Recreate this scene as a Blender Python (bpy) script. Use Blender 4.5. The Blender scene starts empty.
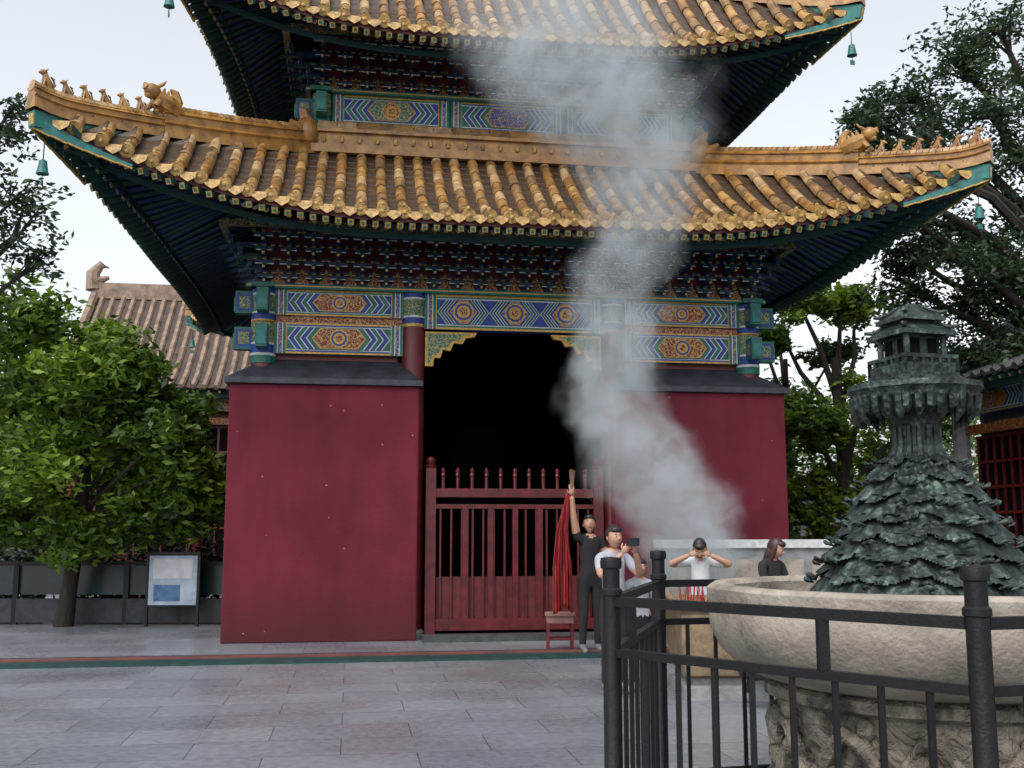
import bpy, math, random
import numpy as np
from mathutils import Vector, Matrix
random.seed(7)
rng = np.random.default_rng(7)
scene = bpy.context.scene
rad = math.radians

# ---------------------------------------------------------------- materials
def newmat(name):
    m = bpy.data.materials.new(name); m.use_nodes = True
    nt = m.node_tree; b = nt.nodes['Principled BSDF']
    return m, nt, b

def mk(name, c1, c2=None, scale=3.0, rough=.6, metal=0., bump=0., bscale=25., detail=6., lo=.35, hi=.65, rough2=None, stretch=None, spec=.5):
    m, nt, b = newmat(name)
    L = nt.links
    tc = nt.nodes.new('ShaderNodeTexCoord')
    src = tc.outputs['Object']
    if stretch:
        mp = nt.nodes.new('ShaderNodeMapping'); mp.inputs['Scale'].default_value = stretch
        L.new(src, mp.inputs['Vector']); src = mp.outputs['Vector']
    if c2 is None: c2 = tuple(x*.6 for x in c1)
    n = nt.nodes.new('ShaderNodeTexNoise'); n.inputs['Scale'].default_value = scale; n.inputs['Detail'].default_value = detail
    n.inputs['Roughness'].default_value = .62
    L.new(src, n.inputs['Vector'])
    r = nt.nodes.new('ShaderNodeValToRGB')
    r.color_ramp.elements[0].position = lo; r.color_ramp.elements[1].position = hi
    r.color_ramp.elements[0].color = (*c2, 1); r.color_ramp.elements[1].color = (*c1, 1)
    L.new(n.outputs['Fac'], r.inputs['Fac']); L.new(r.outputs['Color'], b.inputs['Base Color'])
    b.inputs['Roughness'].default_value = rough; b.inputs['Metallic'].default_value = metal
    b.inputs['Specular IOR Level'].default_value = spec
    if rough2 is not None:
        mr = nt.nodes.new('ShaderNodeMapRange'); mr.inputs['From Min'].default_value = .35; mr.inputs['From Max'].default_value = .65
        mr.inputs['To Min'].default_value = rough; mr.inputs['To Max'].default_value = rough2
        L.new(n.outputs['Fac'], mr.inputs['Value']); L.new(mr.outputs['Result'], b.inputs['Roughness'])
    if bump:
        n2 = nt.nodes.new('ShaderNodeTexNoise'); n2.inputs['Scale'].default_value = bscale; n2.inputs['Detail'].default_value = 5
        L.new(src, n2.inputs['Vector'])
        bp = nt.nodes.new('ShaderNodeBump'); bp.inputs['Strength'].default_value = bump; bp.inputs['Distance'].default_value = .02
        L.new(n2.outputs['Fac'], bp.inputs['Height']); L.new(bp.outputs['Normal'], b.inputs['Normal'])
    return m

def mk_scroll(name, base, gold=(.42, .27, .07), scale=16., width=.05, base2=None):
    m, nt, b = newmat(name); L = nt.links
    tc = nt.nodes.new('ShaderNodeTexCoord')
    nz = nt.nodes.new('ShaderNodeTexNoise'); nz.inputs['Scale'].default_value = scale*.6; nz.inputs['Detail'].default_value = 2
    L.new(tc.outputs['Object'], nz.inputs['Vector'])
    mx = nt.nodes.new('ShaderNodeMixRGB'); mx.blend_type = 'ADD'; mx.inputs['Fac'].default_value = .14
    L.new(tc.outputs['Object'], mx.inputs['Color1']); L.new(nz.outputs['Color'], mx.inputs['Color2'])
    vo = nt.nodes.new('ShaderNodeTexVoronoi'); vo.feature = 'DISTANCE_TO_EDGE'; vo.inputs['Scale'].default_value = scale
    L.new(mx.outputs['Color'], vo.inputs['Vector'])
    vo2 = nt.nodes.new('ShaderNodeTexVoronoi'); vo2.inputs['Scale'].default_value = scale
    L.new(mx.outputs['Color'], vo2.inputs['Vector'])
    lt = nt.nodes.new('ShaderNodeMath'); lt.operation = 'LESS_THAN'; lt.inputs[1].default_value = width
    L.new(vo.outputs['Distance'], lt.inputs[0])
    lt2 = nt.nodes.new('ShaderNodeMath'); lt2.operation = 'LESS_THAN'; lt2.inputs[1].default_value = .2
    L.new(vo2.outputs['Distance'], lt2.inputs[0])
    mxx = nt.nodes.new('ShaderNodeMath'); mxx.operation = 'MAXIMUM'
    L.new(lt.outputs[0], mxx.inputs[0]); L.new(lt2.outputs[0], mxx.inputs[1])
    nn = nt.nodes.new('ShaderNodeTexNoise'); nn.inputs['Scale'].default_value = 9
    L.new(tc.outputs['Object'], nn.inputs['Vector'])
    bm = nt.nodes.new('ShaderNodeMixRGB'); bm.inputs['Color1'].default_value = (*base, 1)
    bm.inputs['Color2'].default_value = (*(base2 or tuple(x*.55 for x in base)), 1)
    L.new(nn.outputs['Fac'], bm.inputs['Fac'])
    cm = nt.nodes.new('ShaderNodeMixRGB'); L.new(mxx.outputs[0], cm.inputs['Fac'])
    L.new(bm.outputs['Color'], cm.inputs['Color1']); cm.inputs['Color2'].default_value = (*gold, 1)
    L.new(cm.outputs['Color'], b.inputs['Base Color'])
    b.inputs['Roughness'].default_value = .5
    return m

def wall_mat():
    m, nt, b = newmat('red_plaster'); L = nt.links
    tc = nt.nodes.new('ShaderNodeTexCoord')
    def noise(sc, det, st=None):
        n = nt.nodes.new('ShaderNodeTexNoise'); n.inputs['Scale'].default_value = sc; n.inputs['Detail'].default_value = det
        if st:
            mp = nt.nodes.new('ShaderNodeMapping'); mp.inputs['Scale'].default_value = st
            L.new(tc.outputs['Object'], mp.inputs['Vector']); L.new(mp.outputs['Vector'], n.inputs['Vector'])
        else: L.new(tc.outputs['Object'], n.inputs['Vector'])
        return n
    n1 = noise(1.0, 10); r = nt.nodes.new('ShaderNodeValToRGB'); e = r.color_ramp.elements
    e[0].position = .32; e[0].color = (.092, .0085, .018, 1); e[1].position = .68; e[1].color = (.135, .0135, .029, 1)
    L.new(n1.outputs['Fac'], r.inputs['Fac'])
    n2 = noise(2.0, 8, (2.2, 2.2, .45)); r2 = nt.nodes.new('ShaderNodeValToRGB'); e = r2.color_ramp.elements
    e[0].position = .36; e[0].color = (.80, .80, .82, 1); e[1].position = .58; e[1].color = (1, 1, 1, 1)
    L.new(n2.outputs['Fac'], r2.inputs['Fac'])
    mm = nt.nodes.new('ShaderNodeMixRGB'); mm.blend_type = 'MULTIPLY'; mm.inputs['Fac'].default_value = .7
    L.new(r.outputs['Color'], mm.inputs['Color1']); L.new(r2.outputs['Color'], mm.inputs['Color2'])
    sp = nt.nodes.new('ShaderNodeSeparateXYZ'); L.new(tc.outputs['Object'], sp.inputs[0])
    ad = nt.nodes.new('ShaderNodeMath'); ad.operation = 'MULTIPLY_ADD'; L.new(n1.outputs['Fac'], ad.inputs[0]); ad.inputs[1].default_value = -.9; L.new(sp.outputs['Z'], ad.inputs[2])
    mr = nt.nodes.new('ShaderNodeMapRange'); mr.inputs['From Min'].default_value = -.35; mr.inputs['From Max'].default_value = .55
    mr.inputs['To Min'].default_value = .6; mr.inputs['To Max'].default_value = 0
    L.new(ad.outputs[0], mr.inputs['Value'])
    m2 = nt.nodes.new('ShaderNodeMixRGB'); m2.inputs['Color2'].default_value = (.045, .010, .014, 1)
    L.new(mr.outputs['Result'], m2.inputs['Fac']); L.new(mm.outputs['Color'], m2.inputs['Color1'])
    # tiny chips in the render coat
    vo = nt.nodes.new('ShaderNodeTexVoronoi'); vo.inputs['Scale'].default_value = 3.5; L.new(tc.outputs['Object'], vo.inputs['Vector'])
    lt = nt.nodes.new('ShaderNodeMath'); lt.operation = 'LESS_THAN'; lt.inputs[1].default_value = .045; L.new(vo.outputs['Distance'], lt.inputs[0])
    m3 = nt.nodes.new('ShaderNodeMixRGB'); m3.inputs['Color2'].default_value = (.28, .14, .14, 1)
    L.new(lt.outputs[0], m3.inputs['Fac']); L.new(m2.outputs['Color'], m3.inputs['Color1'])
    L.new(m3.outputs['Color'], b.inputs['Base Color'])
    b.inputs['Roughness'].default_value = .85; b.inputs['Specular IOR Level'].default_value = .3
    n3 = noise(45, 6); bp = nt.nodes.new('ShaderNodeBump'); bp.inputs['Strength'].default_value = .35; bp.inputs['Distance'].default_value = .02
    L.new(n3.outputs['Fac'], bp.inputs['Height']); L.new(bp.outputs['Normal'], b.inputs['Normal'])
    return m
M_WALL = wall_mat()
M_COP = mk('slate_coping', (.038, .042, .058), (.016, .018, .025), scale=5, rough=.6, bump=.3)
M_COL = mk('red_lacquer', (.13, .010, .013), (.08, .006, .009), scale=4, rough=.45)
M_FENCE = mk('red_fence_paint', (.12, .008, .012), (.05, .004, .007), scale=6, rough=.45)
M_DKRED = mk('dark_red_board', (.12, .009, .011), (.06, .005, .006), scale=6, rough=.6)
M_BLUE = mk('blue_paint', (.008, .045, .28), (.006, .024, .15), scale=8, rough=.55)
M_GREEN = mk('green_paint', (.010, .15, .11), (.008, .07, .06), scale=8, rough=.55)
M_TEAL = mk('teal_paint', (.015, .17, .15), (.010, .09, .085), scale=8, rough=.55)
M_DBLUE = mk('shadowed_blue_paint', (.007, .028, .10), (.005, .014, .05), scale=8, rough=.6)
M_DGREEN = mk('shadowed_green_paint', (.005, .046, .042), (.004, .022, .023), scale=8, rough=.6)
M_GOLD = mk('gold_leaf', (.54, .33, .07), (.26, .15, .03), scale=20, rough=.4, metal=.2)
M_WHITE = mk('white_line', (.60, .62, .60), (.38, .42, .42), scale=12, rough=.6)
M_SBLUE = mk_scroll('scroll_on_blue', (.008, .05, .29), scale=15)
M_SGREEN = mk_scroll('scroll_on_green', (.012, .15, .11), scale=15)
M_SRED = mk_scroll('scroll_on_red', (.20, .014, .014), scale=15, width=.06)
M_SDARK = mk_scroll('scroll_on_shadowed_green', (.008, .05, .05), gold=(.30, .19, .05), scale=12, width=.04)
T_ = [((.42, .24, .075), (.18, .10, .04)), ((.34, .175, .05), (.15, .075, .028)), ((.50, .34, .17), (.25, .155, .08)), ((.30, .175, .07), (.13, .08, .04))]
M_TILES = [mk('glazed_tile_%s' % s_, a, b, scale=5, rough=.30, bump=.35, bscale=30, detail=10, lo=.38, hi=.62, rough2=.55) for s_, (a, b) in zip(('amber', 'brown', 'pale', 'weathered'), T_)]
M_TILE = M_TILES[0]
M_TILEEND = mk('glazed_tile_end', (.52, .32, .09), (.19, .11, .035), scale=14, rough=.38, bump=.6, bscale=60)
M_PAN = mk('pan_tile', (.07, .036, .016), (.028, .016, .009), scale=6, rough=.55, bump=.5, bscale=20)
M_RIDGE = mk('ridge_tile', (.38, .195, .045), (.16, .075, .022), scale=5, rough=.33, bump=.3, bscale=30)
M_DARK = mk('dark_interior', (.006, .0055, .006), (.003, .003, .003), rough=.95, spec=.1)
M_STELE = mk('dark_stone', (.008, .0075, .0075), (.004, .004, .004), scale=6, rough=.9, spec=.1)
M_STONE = mk('grey_stone', (.26, .27, .275), (.16, .17, .17), scale=6, rough=.8, bump=.3)
M_MARBLE = mk('aged_marble', (.35, .31, .26), (.14, .125, .10), scale=2.8, rough=.7, bump=.5, bscale=35, detail=12, lo=.32, hi=.62)
M_IRON = mk('black_iron', (.006, .006, .008), (.003, .003, .004), scale=18, rough=.45, bump=.15, bscale=80, spec=.35)
M_BARK = mk('bark', (.03, .024, .020), (.012, .010, .009), scale=9, rough=.95, bump=.8, bscale=22, stretch=(1, 1, .3))
M_HTILE = mk('old_hall_tile', (.30, .205, .15), (.12, .085, .06), scale=4, rough=.6, bump=.4)
M_HPAN = mk('old_hall_pan', (.08, .055, .042), (.04, .028, .022), scale=4, rough=.7, bump=.4)
M_GREY = mk('grey_tile', (.06, .065, .07), (.03, .032, .035), scale=5, rough=.7, bump=.4)
M_TAN = mk('weathered_bronze_tan', (.27, .195, .115), (.14, .10, .06), scale=6, rough=.6, metal=.1, bump=.4)
M_REDCLOTH = mk('red_cloth', (.32, .016, .016), (.13, .007, .009), scale=7, rough=.8, stretch=(6, 6, .6))
M_SHIRT = mk('white_shirt', (.64, .66, .70), (.44, .47, .52), scale=5, rough=.85)
M_GSHIRT = mk('grey_shirt', (.38, .40, .45), (.26, .28, .33), scale=5, rough=.85)
M_BLACKC = mk('black_cloth', (.016, .016, .02), (.009, .009, .011), scale=5, rough=.9)
M_JEANS = mk('denim', (.03, .042, .075), (.018, .025, .045), scale=8, rough=.9)
M_SKIN = mk('skin', (.44, .25, .17), (.35, .19, .125), scale=6, rough=.55)
M_HAIR = mk('black_hair', (.012, .009, .008), (.006, .005, .005), scale=30, rough=.45, stretch=(4, 4, .5))
M_BHAIR = mk('brown_hair', (.045, .010, .010), (.02, .006, .006), scale=30, rough=.45, stretch=(4, 4, .5))
M_LIP = mk('lips', (.30, .08, .07), rough=.5)
M_SHOE = mk('shoe', (.2, .2, .2), (.1, .1, .1), rough=.6)
M_PHONE = mk('phone_plastic', (.02, .02, .025), rough=.25)

def leafmat(name, stops, trans=.35, rough=.5):
    m, nt, b = newmat(name); L = nt.links
    at = nt.nodes.new('ShaderNodeAttribute'); at.attribute_name = 'lv'
    r = nt.nodes.new('ShaderNodeValToRGB')
    els = r.color_ramp.elements
    els[0].position = 0; els[0].color = (*stops[0], 1); els[1].position = 1; els[1].color = (*stops[-1], 1)
    for i, s in enumerate(stops[1:-1]):
        e = els.new((i+1)/(len(stops)-1)); e.color = (*s, 1)
    L.new(at.outputs['Fac'], r.inputs['Fac']); L.new(r.outputs['Color'], b.inputs['Base Color'])
    b.inputs['Roughness'].default_value = rough
    tr = nt.nodes.new('ShaderNodeBsdfTranslucent'); L.new(r.outputs['Color'], tr.inputs['Color'])
    ms = nt.nodes.new('ShaderNodeMixShader'); ms.inputs['Fac'].default_value = trans
    L.new(b.outputs[0], ms.inputs[1]); L.new(tr.outputs[0], ms.inputs[2])
    L.new(ms.outputs[0], nt.nodes['Material Output'].inputs['Surface'])
    return m
M_LEAF = leafmat('leaf_bright', [(.018, .042, .006), (.065, .13, .012), (.15, .25, .022), (.25, .36, .035)], trans=.42)
M_LEAFM = leafmat('leaf_mid', [(.018, .040, .009), (.05, .10, .016), (.11, .18, .026)], trans=.4)
M_LEAFD = leafmat('leaf_dark', [(.007, .015, .010), (.015, .030, .016), (.030, .055, .024)], trans=.25)
M_LEAFL = leafmat('leaf_locust', [(.011, .026, .013), (.024, .052, .022), (.045, .085, .030)], trans=.35)

def bronze():
    m, nt, b = newmat('patinated_bronze'); L = nt.links
    tc = nt.nodes.new('ShaderNodeTexCoord')
    n = nt.nodes.new('ShaderNodeTexNoise'); n.inputs['Scale'].default_value = 8; n.inputs['Detail'].default_value = 9; n.inputs['Roughness'].default_value = .7
    L.new(tc.outputs['Object'], n.inputs['Vector'])
    r = nt.nodes.new('ShaderNodeValToRGB'); e = r.color_ramp.elements
    e[0].position = .36; e[0].color = (.007, .010, .010, 1); e[1].position = .72; e[1].color = (.14, .20, .17, 1)
    k = e.new(.55); k.color = (.028, .045, .040, 1)
    L.new(n.outputs['Fac'], r.inputs['Fac']); L.new(r.outputs['Color'], b.inputs['Base Color'])
    b.inputs['Roughness'].default_value = .5; b.inputs['Metallic'].default_value = .3
    v = nt.nodes.new('ShaderNodeTexVoronoi'); v.inputs['Scale'].default_value = 30
    L.new(tc.outputs['Object'], v.inputs['Vector'])
    bp = nt.nodes.new('ShaderNodeBump'); bp.inputs['Strength'].default_value = .7; bp.inputs['Distance'].default_value = .012
    L.new(v.outputs['Distance'], bp.inputs['Height']); L.new(bp.outputs['Normal'], b.inputs['Normal'])
    return m
M_BRONZE = bronze()

def carved():
    m, nt, b = newmat('carved_marble'); L = nt.links
    tc = nt.nodes.new('ShaderNodeTexCoord')
    n = nt.nodes.new('ShaderNodeTexNoise'); n.inputs['Scale'].default_value = 5; n.inputs['Detail'].default_value = 9; n.inputs['Distortion'].default_value = .8
    L.new(tc.outputs['Object'], n.inputs['Vector'])
    r = nt.nodes.new('ShaderNodeValToRGB'); e = r.color_ramp.elements
    e[0].position = .38; e[0].color = (.05, .043, .034, 1); e[1].position = .62; e[1].color = (.25, .22, .175, 1)
    L.new(n.outputs['Fac'], r.inputs['Fac']); L.new(r.outputs['Color'], b.inputs['Base Color'])
    b.inputs['Roughness'].default_value = .75
    n2 = nt.nodes.new('ShaderNodeTexNoise'); n2.inputs['Scale'].default_value = 11; n2.inputs['Distortion'].default_value = 2.5; n2.inputs['Detail'].default_value = 3
    L.new(tc.outputs['Object'], n2.inputs['Vector'])
    bp = nt.nodes.new('ShaderNodeBump'); bp.inputs['Strength'].default_value = 1; bp.inputs['Distance'].default_value = .05
    L.new(n2.outputs['Fac'], bp.inputs['Height']); L.new(bp.outputs['Normal'], b.inputs['Normal'])
    return m
M_CARVED = carved()

def paving():
    m, nt, b = newmat('stone_paving'); L = nt.links
    tc = nt.nodes.new('ShaderNodeTexCoord')
    mp = nt.nodes.new('ShaderNodeMapping'); mp.inputs['Location'].default_value = (.35, .1, 0)
    L.new(tc.outputs['Object'], mp.inputs['Vector'])
    br = nt.nodes.new('ShaderNodeTexBrick')
    br.inputs['Scale'].default_value = 1; br.inputs['Brick Width'].default_value = 1.15; br.inputs['Row Height'].default_value = .62
    br.inputs['Mortar Size'].default_value = .006; br.inputs['Mortar Smooth'].default_value = .4
    br.inputs['Color1'].default_value = (.24, .255, .285, 1); br.inputs['Color2'].default_value = (.19, .205, .235, 1)
    br.inputs['Mortar'].default_value = (.09, .095, .11, 1); br.inputs['Bias'].default_value = 0
    L.new(mp.outputs['Vector'], br.inputs['Vector'])
    n = nt.nodes.new('ShaderNodeTexNoise'); n.inputs['Scale'].default_value = .55; n.inputs['Detail'].default_value = 8
    L.new(tc.outputs['Object'], n.inputs['Vector'])
    n3 = nt.nodes.new('ShaderNodeTexNoise'); n3.inputs['Scale'].default_value = 14; n3.inputs['Detail'].default_value = 10
    L.new(tc.outputs['Object'], n3.inputs['Vector'])
    r = nt.nodes.new('ShaderNodeValToRGB'); e = r.color_ramp.elements
    e[0].position = .3; e[0].color = (.78, .78, .78, 1); e[1].position = .6; e[1].color = (1, 1, 1, 1)
    L.new(n.outputs['Fac'], r.inputs['Fac'])
    r3 = nt.nodes.new('ShaderNodeValToRGB'); e = r3.color_ramp.elements
    e[0].position = .3; e[0].color = (.70, .70, .70, 1); e[1].position = .65; e[1].color = (1, 1, 1, 1)
    L.new(n3.outputs['Fac'], r3.inputs['Fac'])
    m1 = nt.nodes.new('ShaderNodeMixRGB'); m1.blend_type = 'MULTIPLY'; m1.inputs['Fac'].default_value = 1
    L.new(br.outputs['Color'], m1.inputs['Color1']); L.new(r.outputs['Color'], m1.inputs['Color2'])
    m2 = nt.nodes.new('ShaderNodeMixRGB'); m2.blend_type = 'MULTIPLY'; m2.inputs['Fac'].default_value = 1
    L.new(m1.outputs['Color'], m2.inputs['Color1']); L.new(r3.outputs['Color'], m2.inputs['Color2'])
    L.new(m2.outputs['Color'], b.inputs['Base Color'])
    mr = nt.nodes.new('ShaderNodeMapRange'); mr.inputs['From Min'].default_value = .35; mr.inputs['From Max'].default_value = .65
    mr.inputs['To Min'].default_value = .20; mr.inputs['To Max'].default_value = .38
    L.new(n.outputs['Fac'], mr.inputs['Value']); L.new(mr.outputs['Result'], b.inputs['Roughness'])
    bp = nt.nodes.new('ShaderNodeBump'); bp.inputs['Strength'].default_value = .22; bp.inputs['Distance'].default_value = .01
    ad = nt.nodes.new('ShaderNodeMath'); ad.operation = 'SUBTRACT'
    L.new(n3.outputs['Fac'], ad.inputs[0]); L.new(br.outputs['Fac'], ad.inputs[1])
    L.new(ad.outputs[0], bp.inputs['Height']); L.new(bp.outputs['Normal'], b.inputs['Normal'])
    return m
M_PAVE = paving()

# ---------------------------------------------------------------- mesh builder
class MB:
    def __init__(s): s.v = []; s.f = []; s.m = []; s.mats = []
    def mi(s, m):
        if m not in s.mats: s.mats.append(m)
        return s.mats.index(m)
    def add(s, vs, fs, m):
        o = len(s.v); k = s.mi(m)
        s.v.extend([tuple(v) for v in vs]); s.f.extend([tuple(i+o for i in f) for f in fs]); s.m.extend([k]*len(fs))
    def box(s, c, d, m, rz=0, M=None):
        x, y, z = d[0]/2, d[1]/2, d[2]/2
        vs = [Vector((a*x, b*y, e*z)) for e in (-1, 1) for a, b in ((-1, -1), (1, -1), (1, 1), (-1, 1))]
        R = M if M is not None else Matrix.Rotation(rz, 3, 'Z')
        vs = [R @ v + Vector(c) for v in vs]
        s.add(vs, [(3, 2, 1, 0), (4, 5, 6, 7), (0, 1, 5, 4), (1, 2, 6, 5), (2, 3, 7, 6), (3, 0, 4, 7)], m)
    def bb(s, x0, x1, y0, y1, z0, z1, m):
        s.box(((x0+x1)/2, (y0+y1)/2, (z0+z1)/2), (x1-x0, y1-y0, z1-z0), m)
    def beam(s, p, q, w, h, m, endm=None, er=.36):
        p = Vector(p); q = Vector(q); d = (q-p); L = d.length; d.normalize()
        side = d.cross(Vector((0, 0, 1)));
        if side.length < 1e-4: side = Vector((1, 0, 0))
        side.normalize(); up = side.cross(d)
        vs = []
        for c in (p, q):
            for a, b in ((-1, -1), (1, -1), (1, 1), (-1, 1)):
                vs.append(c + side*a*w/2 + up*b*h/2)
        s.add(vs, [(0, 1, 2, 3), (7, 6, 5, 4), (0, 4, 5, 1), (1, 5, 6, 2), (2, 6, 7, 3), (3, 7, 4, 0)], m)
        if endm:
            vs2 = [p - d*.004 + side*a*w*er + up*b*h*er for a, b in ((-1, -1), (1, -1), (1, 1), (-1, 1))]
            s.add(vs2, [(0, 1, 2, 3)], endm)
    def poly(s, pts, m): s.add(pts, [tuple(range(len(pts)))], m)
    def tube(s, pts, rads, m, n=8):
        pts = [Vector(p) for p in pts]; vs = []; fs = []
        up = None
        for i, p in enumerate(pts):
            d = (pts[min(i+1, len(pts)-1)] - pts[max(i-1, 0)]).normalized()
            if up is None:
                up = Vector((0, 0, 1)) if abs(d.z) < .9 else Vector((1, 0, 0))
            a = d.cross(up)
            if a.length < 1e-5: a = d.cross(Vector((0, 1, 0)))
            a.normalize(); b = d.cross(a)
            for k in range(n):
                t = 2*math.pi*k/n
                vs.append(p + (a*math.cos(t)+b*math.sin(t))*rads[i])
        for i in range(len(pts)-1):
            for k in range(n):
                k2 = (k+1) % n
                fs.append((i*n+k, i*n+k2, (i+1)*n+k2, (i+1)*n+k))
        fs.append(tuple(range(n-1, -1, -1))); fs.append(tuple((len(pts)-1)*n+k for k in range(n)))
        s.add(vs, fs, m)
    def lathe(s, prof, m, n=32, c=(0, 0, 0), lobes=0, lamp=0, rot=0):
        vs = []; fs = []
        for r, z in prof:
            for k in range(n):
                t = 2*math.pi*k/n + rot
                rr = r*(1+lamp*abs(math.cos(lobes*t/2))) if lobes else r
                vs.append((c[0]+rr*math.cos(t), c[1]+rr*math.sin(t), c[2]+z))
        for i in range(len(prof)-1):
            for k in range(n):
                k2 = (k+1) % n
                fs.append((i*n+k, i*n+k2, (i+1)*n+k2, (i+1)*n+k))
        fs.append(tuple(range(n-1, -1, -1))); fs.append(tuple((len(prof)-1)*n+k for k in range(n)))
        s.add(vs, fs, m)
    def ell(s, c, r, m, n=12, k=8, M=None, keep=None, warp=None):
        vs = []; fs = []
        for i in range(k+1):
            ph = math.pi*i/k
            for j in range(n):
                th = 2*math.pi*j/n
                v = Vector((r[0]*math.sin(ph)*math.cos(th), r[1]*math.sin(ph)*math.sin(th), r[2]*math.cos(ph)))
                if warp: v = warp(v)
                if M is not None: v = M @ v
                vs.append(v + Vector(c))
        for i in range(k):
            for j in range(n):
                j2 = (j+1) % n
                f = (i*n+j, (i+1)*n+j, (i+1)*n+j2, i*n+j2)
                if keep:
                    cc = sum((vs[q] for q in f), Vector())/4 - Vector(c)
                    if not keep(cc): continue
                fs.append(f)
        s.add(vs, fs, m)
    def mesh(s, name, smooth=None):
        me = bpy.data.meshes.new(name); me.from_pydata(s.v, [], s.f)
        for m in s.mats: me.materials.append(m)
        me.polygons.foreach_set('material_index', s.m)
        if smooth is not None:
            me.polygons.foreach_set('use_smooth', [True]*len(s.f))
            me.set_sharp_from_angle(angle=rad(smooth))
        me.update(); return me
    def obj(s, name, parent=None, smooth=None, loc=(0, 0, 0), rz=0):
        return mkobj(name, s.mesh(name, smooth), parent, loc, rz)

def mkobj(name, me, parent=None, loc=(0, 0, 0), rz=0):
    o = bpy.data.objects.new(name, me); scene.collection.objects.link(o)
    o.location = loc; o.rotation_euler = (0, 0, rz)
    if parent: o.parent = parent
    return o
def empty(name, loc=(0, 0, 0), rz=0):
    o = bpy.data.objects.new(name, None); scene.collection.objects.link(o)
    o.location = loc; o.rotation_euler = (0, 0, rz); o.empty_display_size = .3
    return o

# ---------------------------------------------------------------- camera
EYE = 1.68; YAW = rad(8.67); PITCH = rad(7.92)
CP = Vector((-16.7*math.sin(rad(9)), -16.7*math.cos(rad(9)), EYE))
cam = bpy.data.cameras.new('camera'); cam.lens = 36*1050/1024; cam.sensor_width = 36; cam.clip_end = 1500; cam.clip_start = .05
co = bpy.data.objects.new('camera', cam); scene.collection.objects.link(co)
co.location = CP; co.rotation_euler = (rad(90)+PITCH, 0, -YAW); scene.camera = co
# courtyard survey frame: a = metres to the right, d = metres ahead of the viewpoint, z = height
FX, FY = math.sin(YAW), math.cos(YAW)
def W(a, d, z=0.): return Vector((CP.x + a*FY + d*FX, CP.y - a*FX + d*FY, z))

# ---------------------------------------------------------------- world / light
w = bpy.data.worlds.new('World'); scene.world = w; w.use_nodes = True
nt = w.node_tree; bg = nt.nodes['Background']
sky = nt.nodes.new('ShaderNodeTexSky'); sky.sky_type = 'NISHITA'; sky.sun_disc = False
sky.sun_elevation = rad(52); sky.sun_rotation = rad(215); sky.dust_density = 4; sky.air_density = 1.2
hs = nt.nodes.new('ShaderNodeHueSaturation'); hs.inputs['Saturation'].default_value = .26; hs.inputs['Value'].default_value = 2.0
nt.links.new(sky.outputs[0], hs.inputs['Color']); nt.links.new(hs.outputs[0], bg.inputs['Color'])
bg.inputs['Strength'].default_value = .14
sl = bpy.data.lights.new('sun', 'SUN'); sl.energy = .6; sl.angle = rad(20); sl.color = (1, .95, .88)
so = bpy.data.objects.new('sun', sl); scene.collection.objects.link(so)
sd = Vector((.45, .62, -1.0)).normalized()
so.rotation_euler = sd.to_track_quat('-Z', 'Y').to_euler(); so.location = (0, -10, 30)
scene.view_settings.view_transform = 'Standard'; scene.view_settings.look = 'None'; scene.view_settings.exposure = 0

# ---------------------------------------------------------------- ground
g = MB(); g.poly([(-300, -300, 0), (300, -300, 0), (300, 300, 0), (-300, 300, 0)], M_PAVE); g.obj('ground')
k = MB()
k.bb(-24, 4.0, -2.55, -2.15, 0, .035, M_DGREEN); k.bb(-24, 4.0, -2.15, -1.98, 0, .055, mk('red_kerb_stone', (.17, .05, .045), (.08, .03, .03), scale=2, rough=.7))
k.bb(-24, 4.0, -1.98, -1.80, 0, .045, M_COP)
k.obj('stone_kerb')

# ================================================================ PAVILION
YC = 4.5
pav = empty('stele_pavilion', (0, YC, 0))

class Roof:
    def __init__(s, r0, rm, rt, zt, zm, zc, x0=2.0, sp=.32):
        s.r0, s.rm, s.rt, s.zt, s.zm, s.zc, s.x0, s.sp = r0, rm, rt, zt, zm, zc, x0, sp
    def re(s, x): return s.rm + (s.rt-s.rm)*min(1, abs(x)/s.rt)**3
    def ze(s, x):
        a = max(0, (abs(x)-s.x0)/(s.rt-s.x0)); return s.zm + (s.zc-s.zm)*a**2.1
    def zh(s, r):
        q = (r-s.r0)/(s.rt-s.r0); D = s.zt-s.zc; A = 1.35*D
        return s.zt - A*q + (A-D)*q*q
    def S(s, x, r):
        ax = abs(x)
        if ax <= s.r0: rs, zs = s.r0, s.zt
        else: rs, zs = ax, s.zh(ax)
        e = max(s.re(x)-rs, 1e-3); t = min(1, max(0, (r-rs)/e))
        return zs + (s.ze(x)-zs)*(1-(1-t)**1.3)

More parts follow.
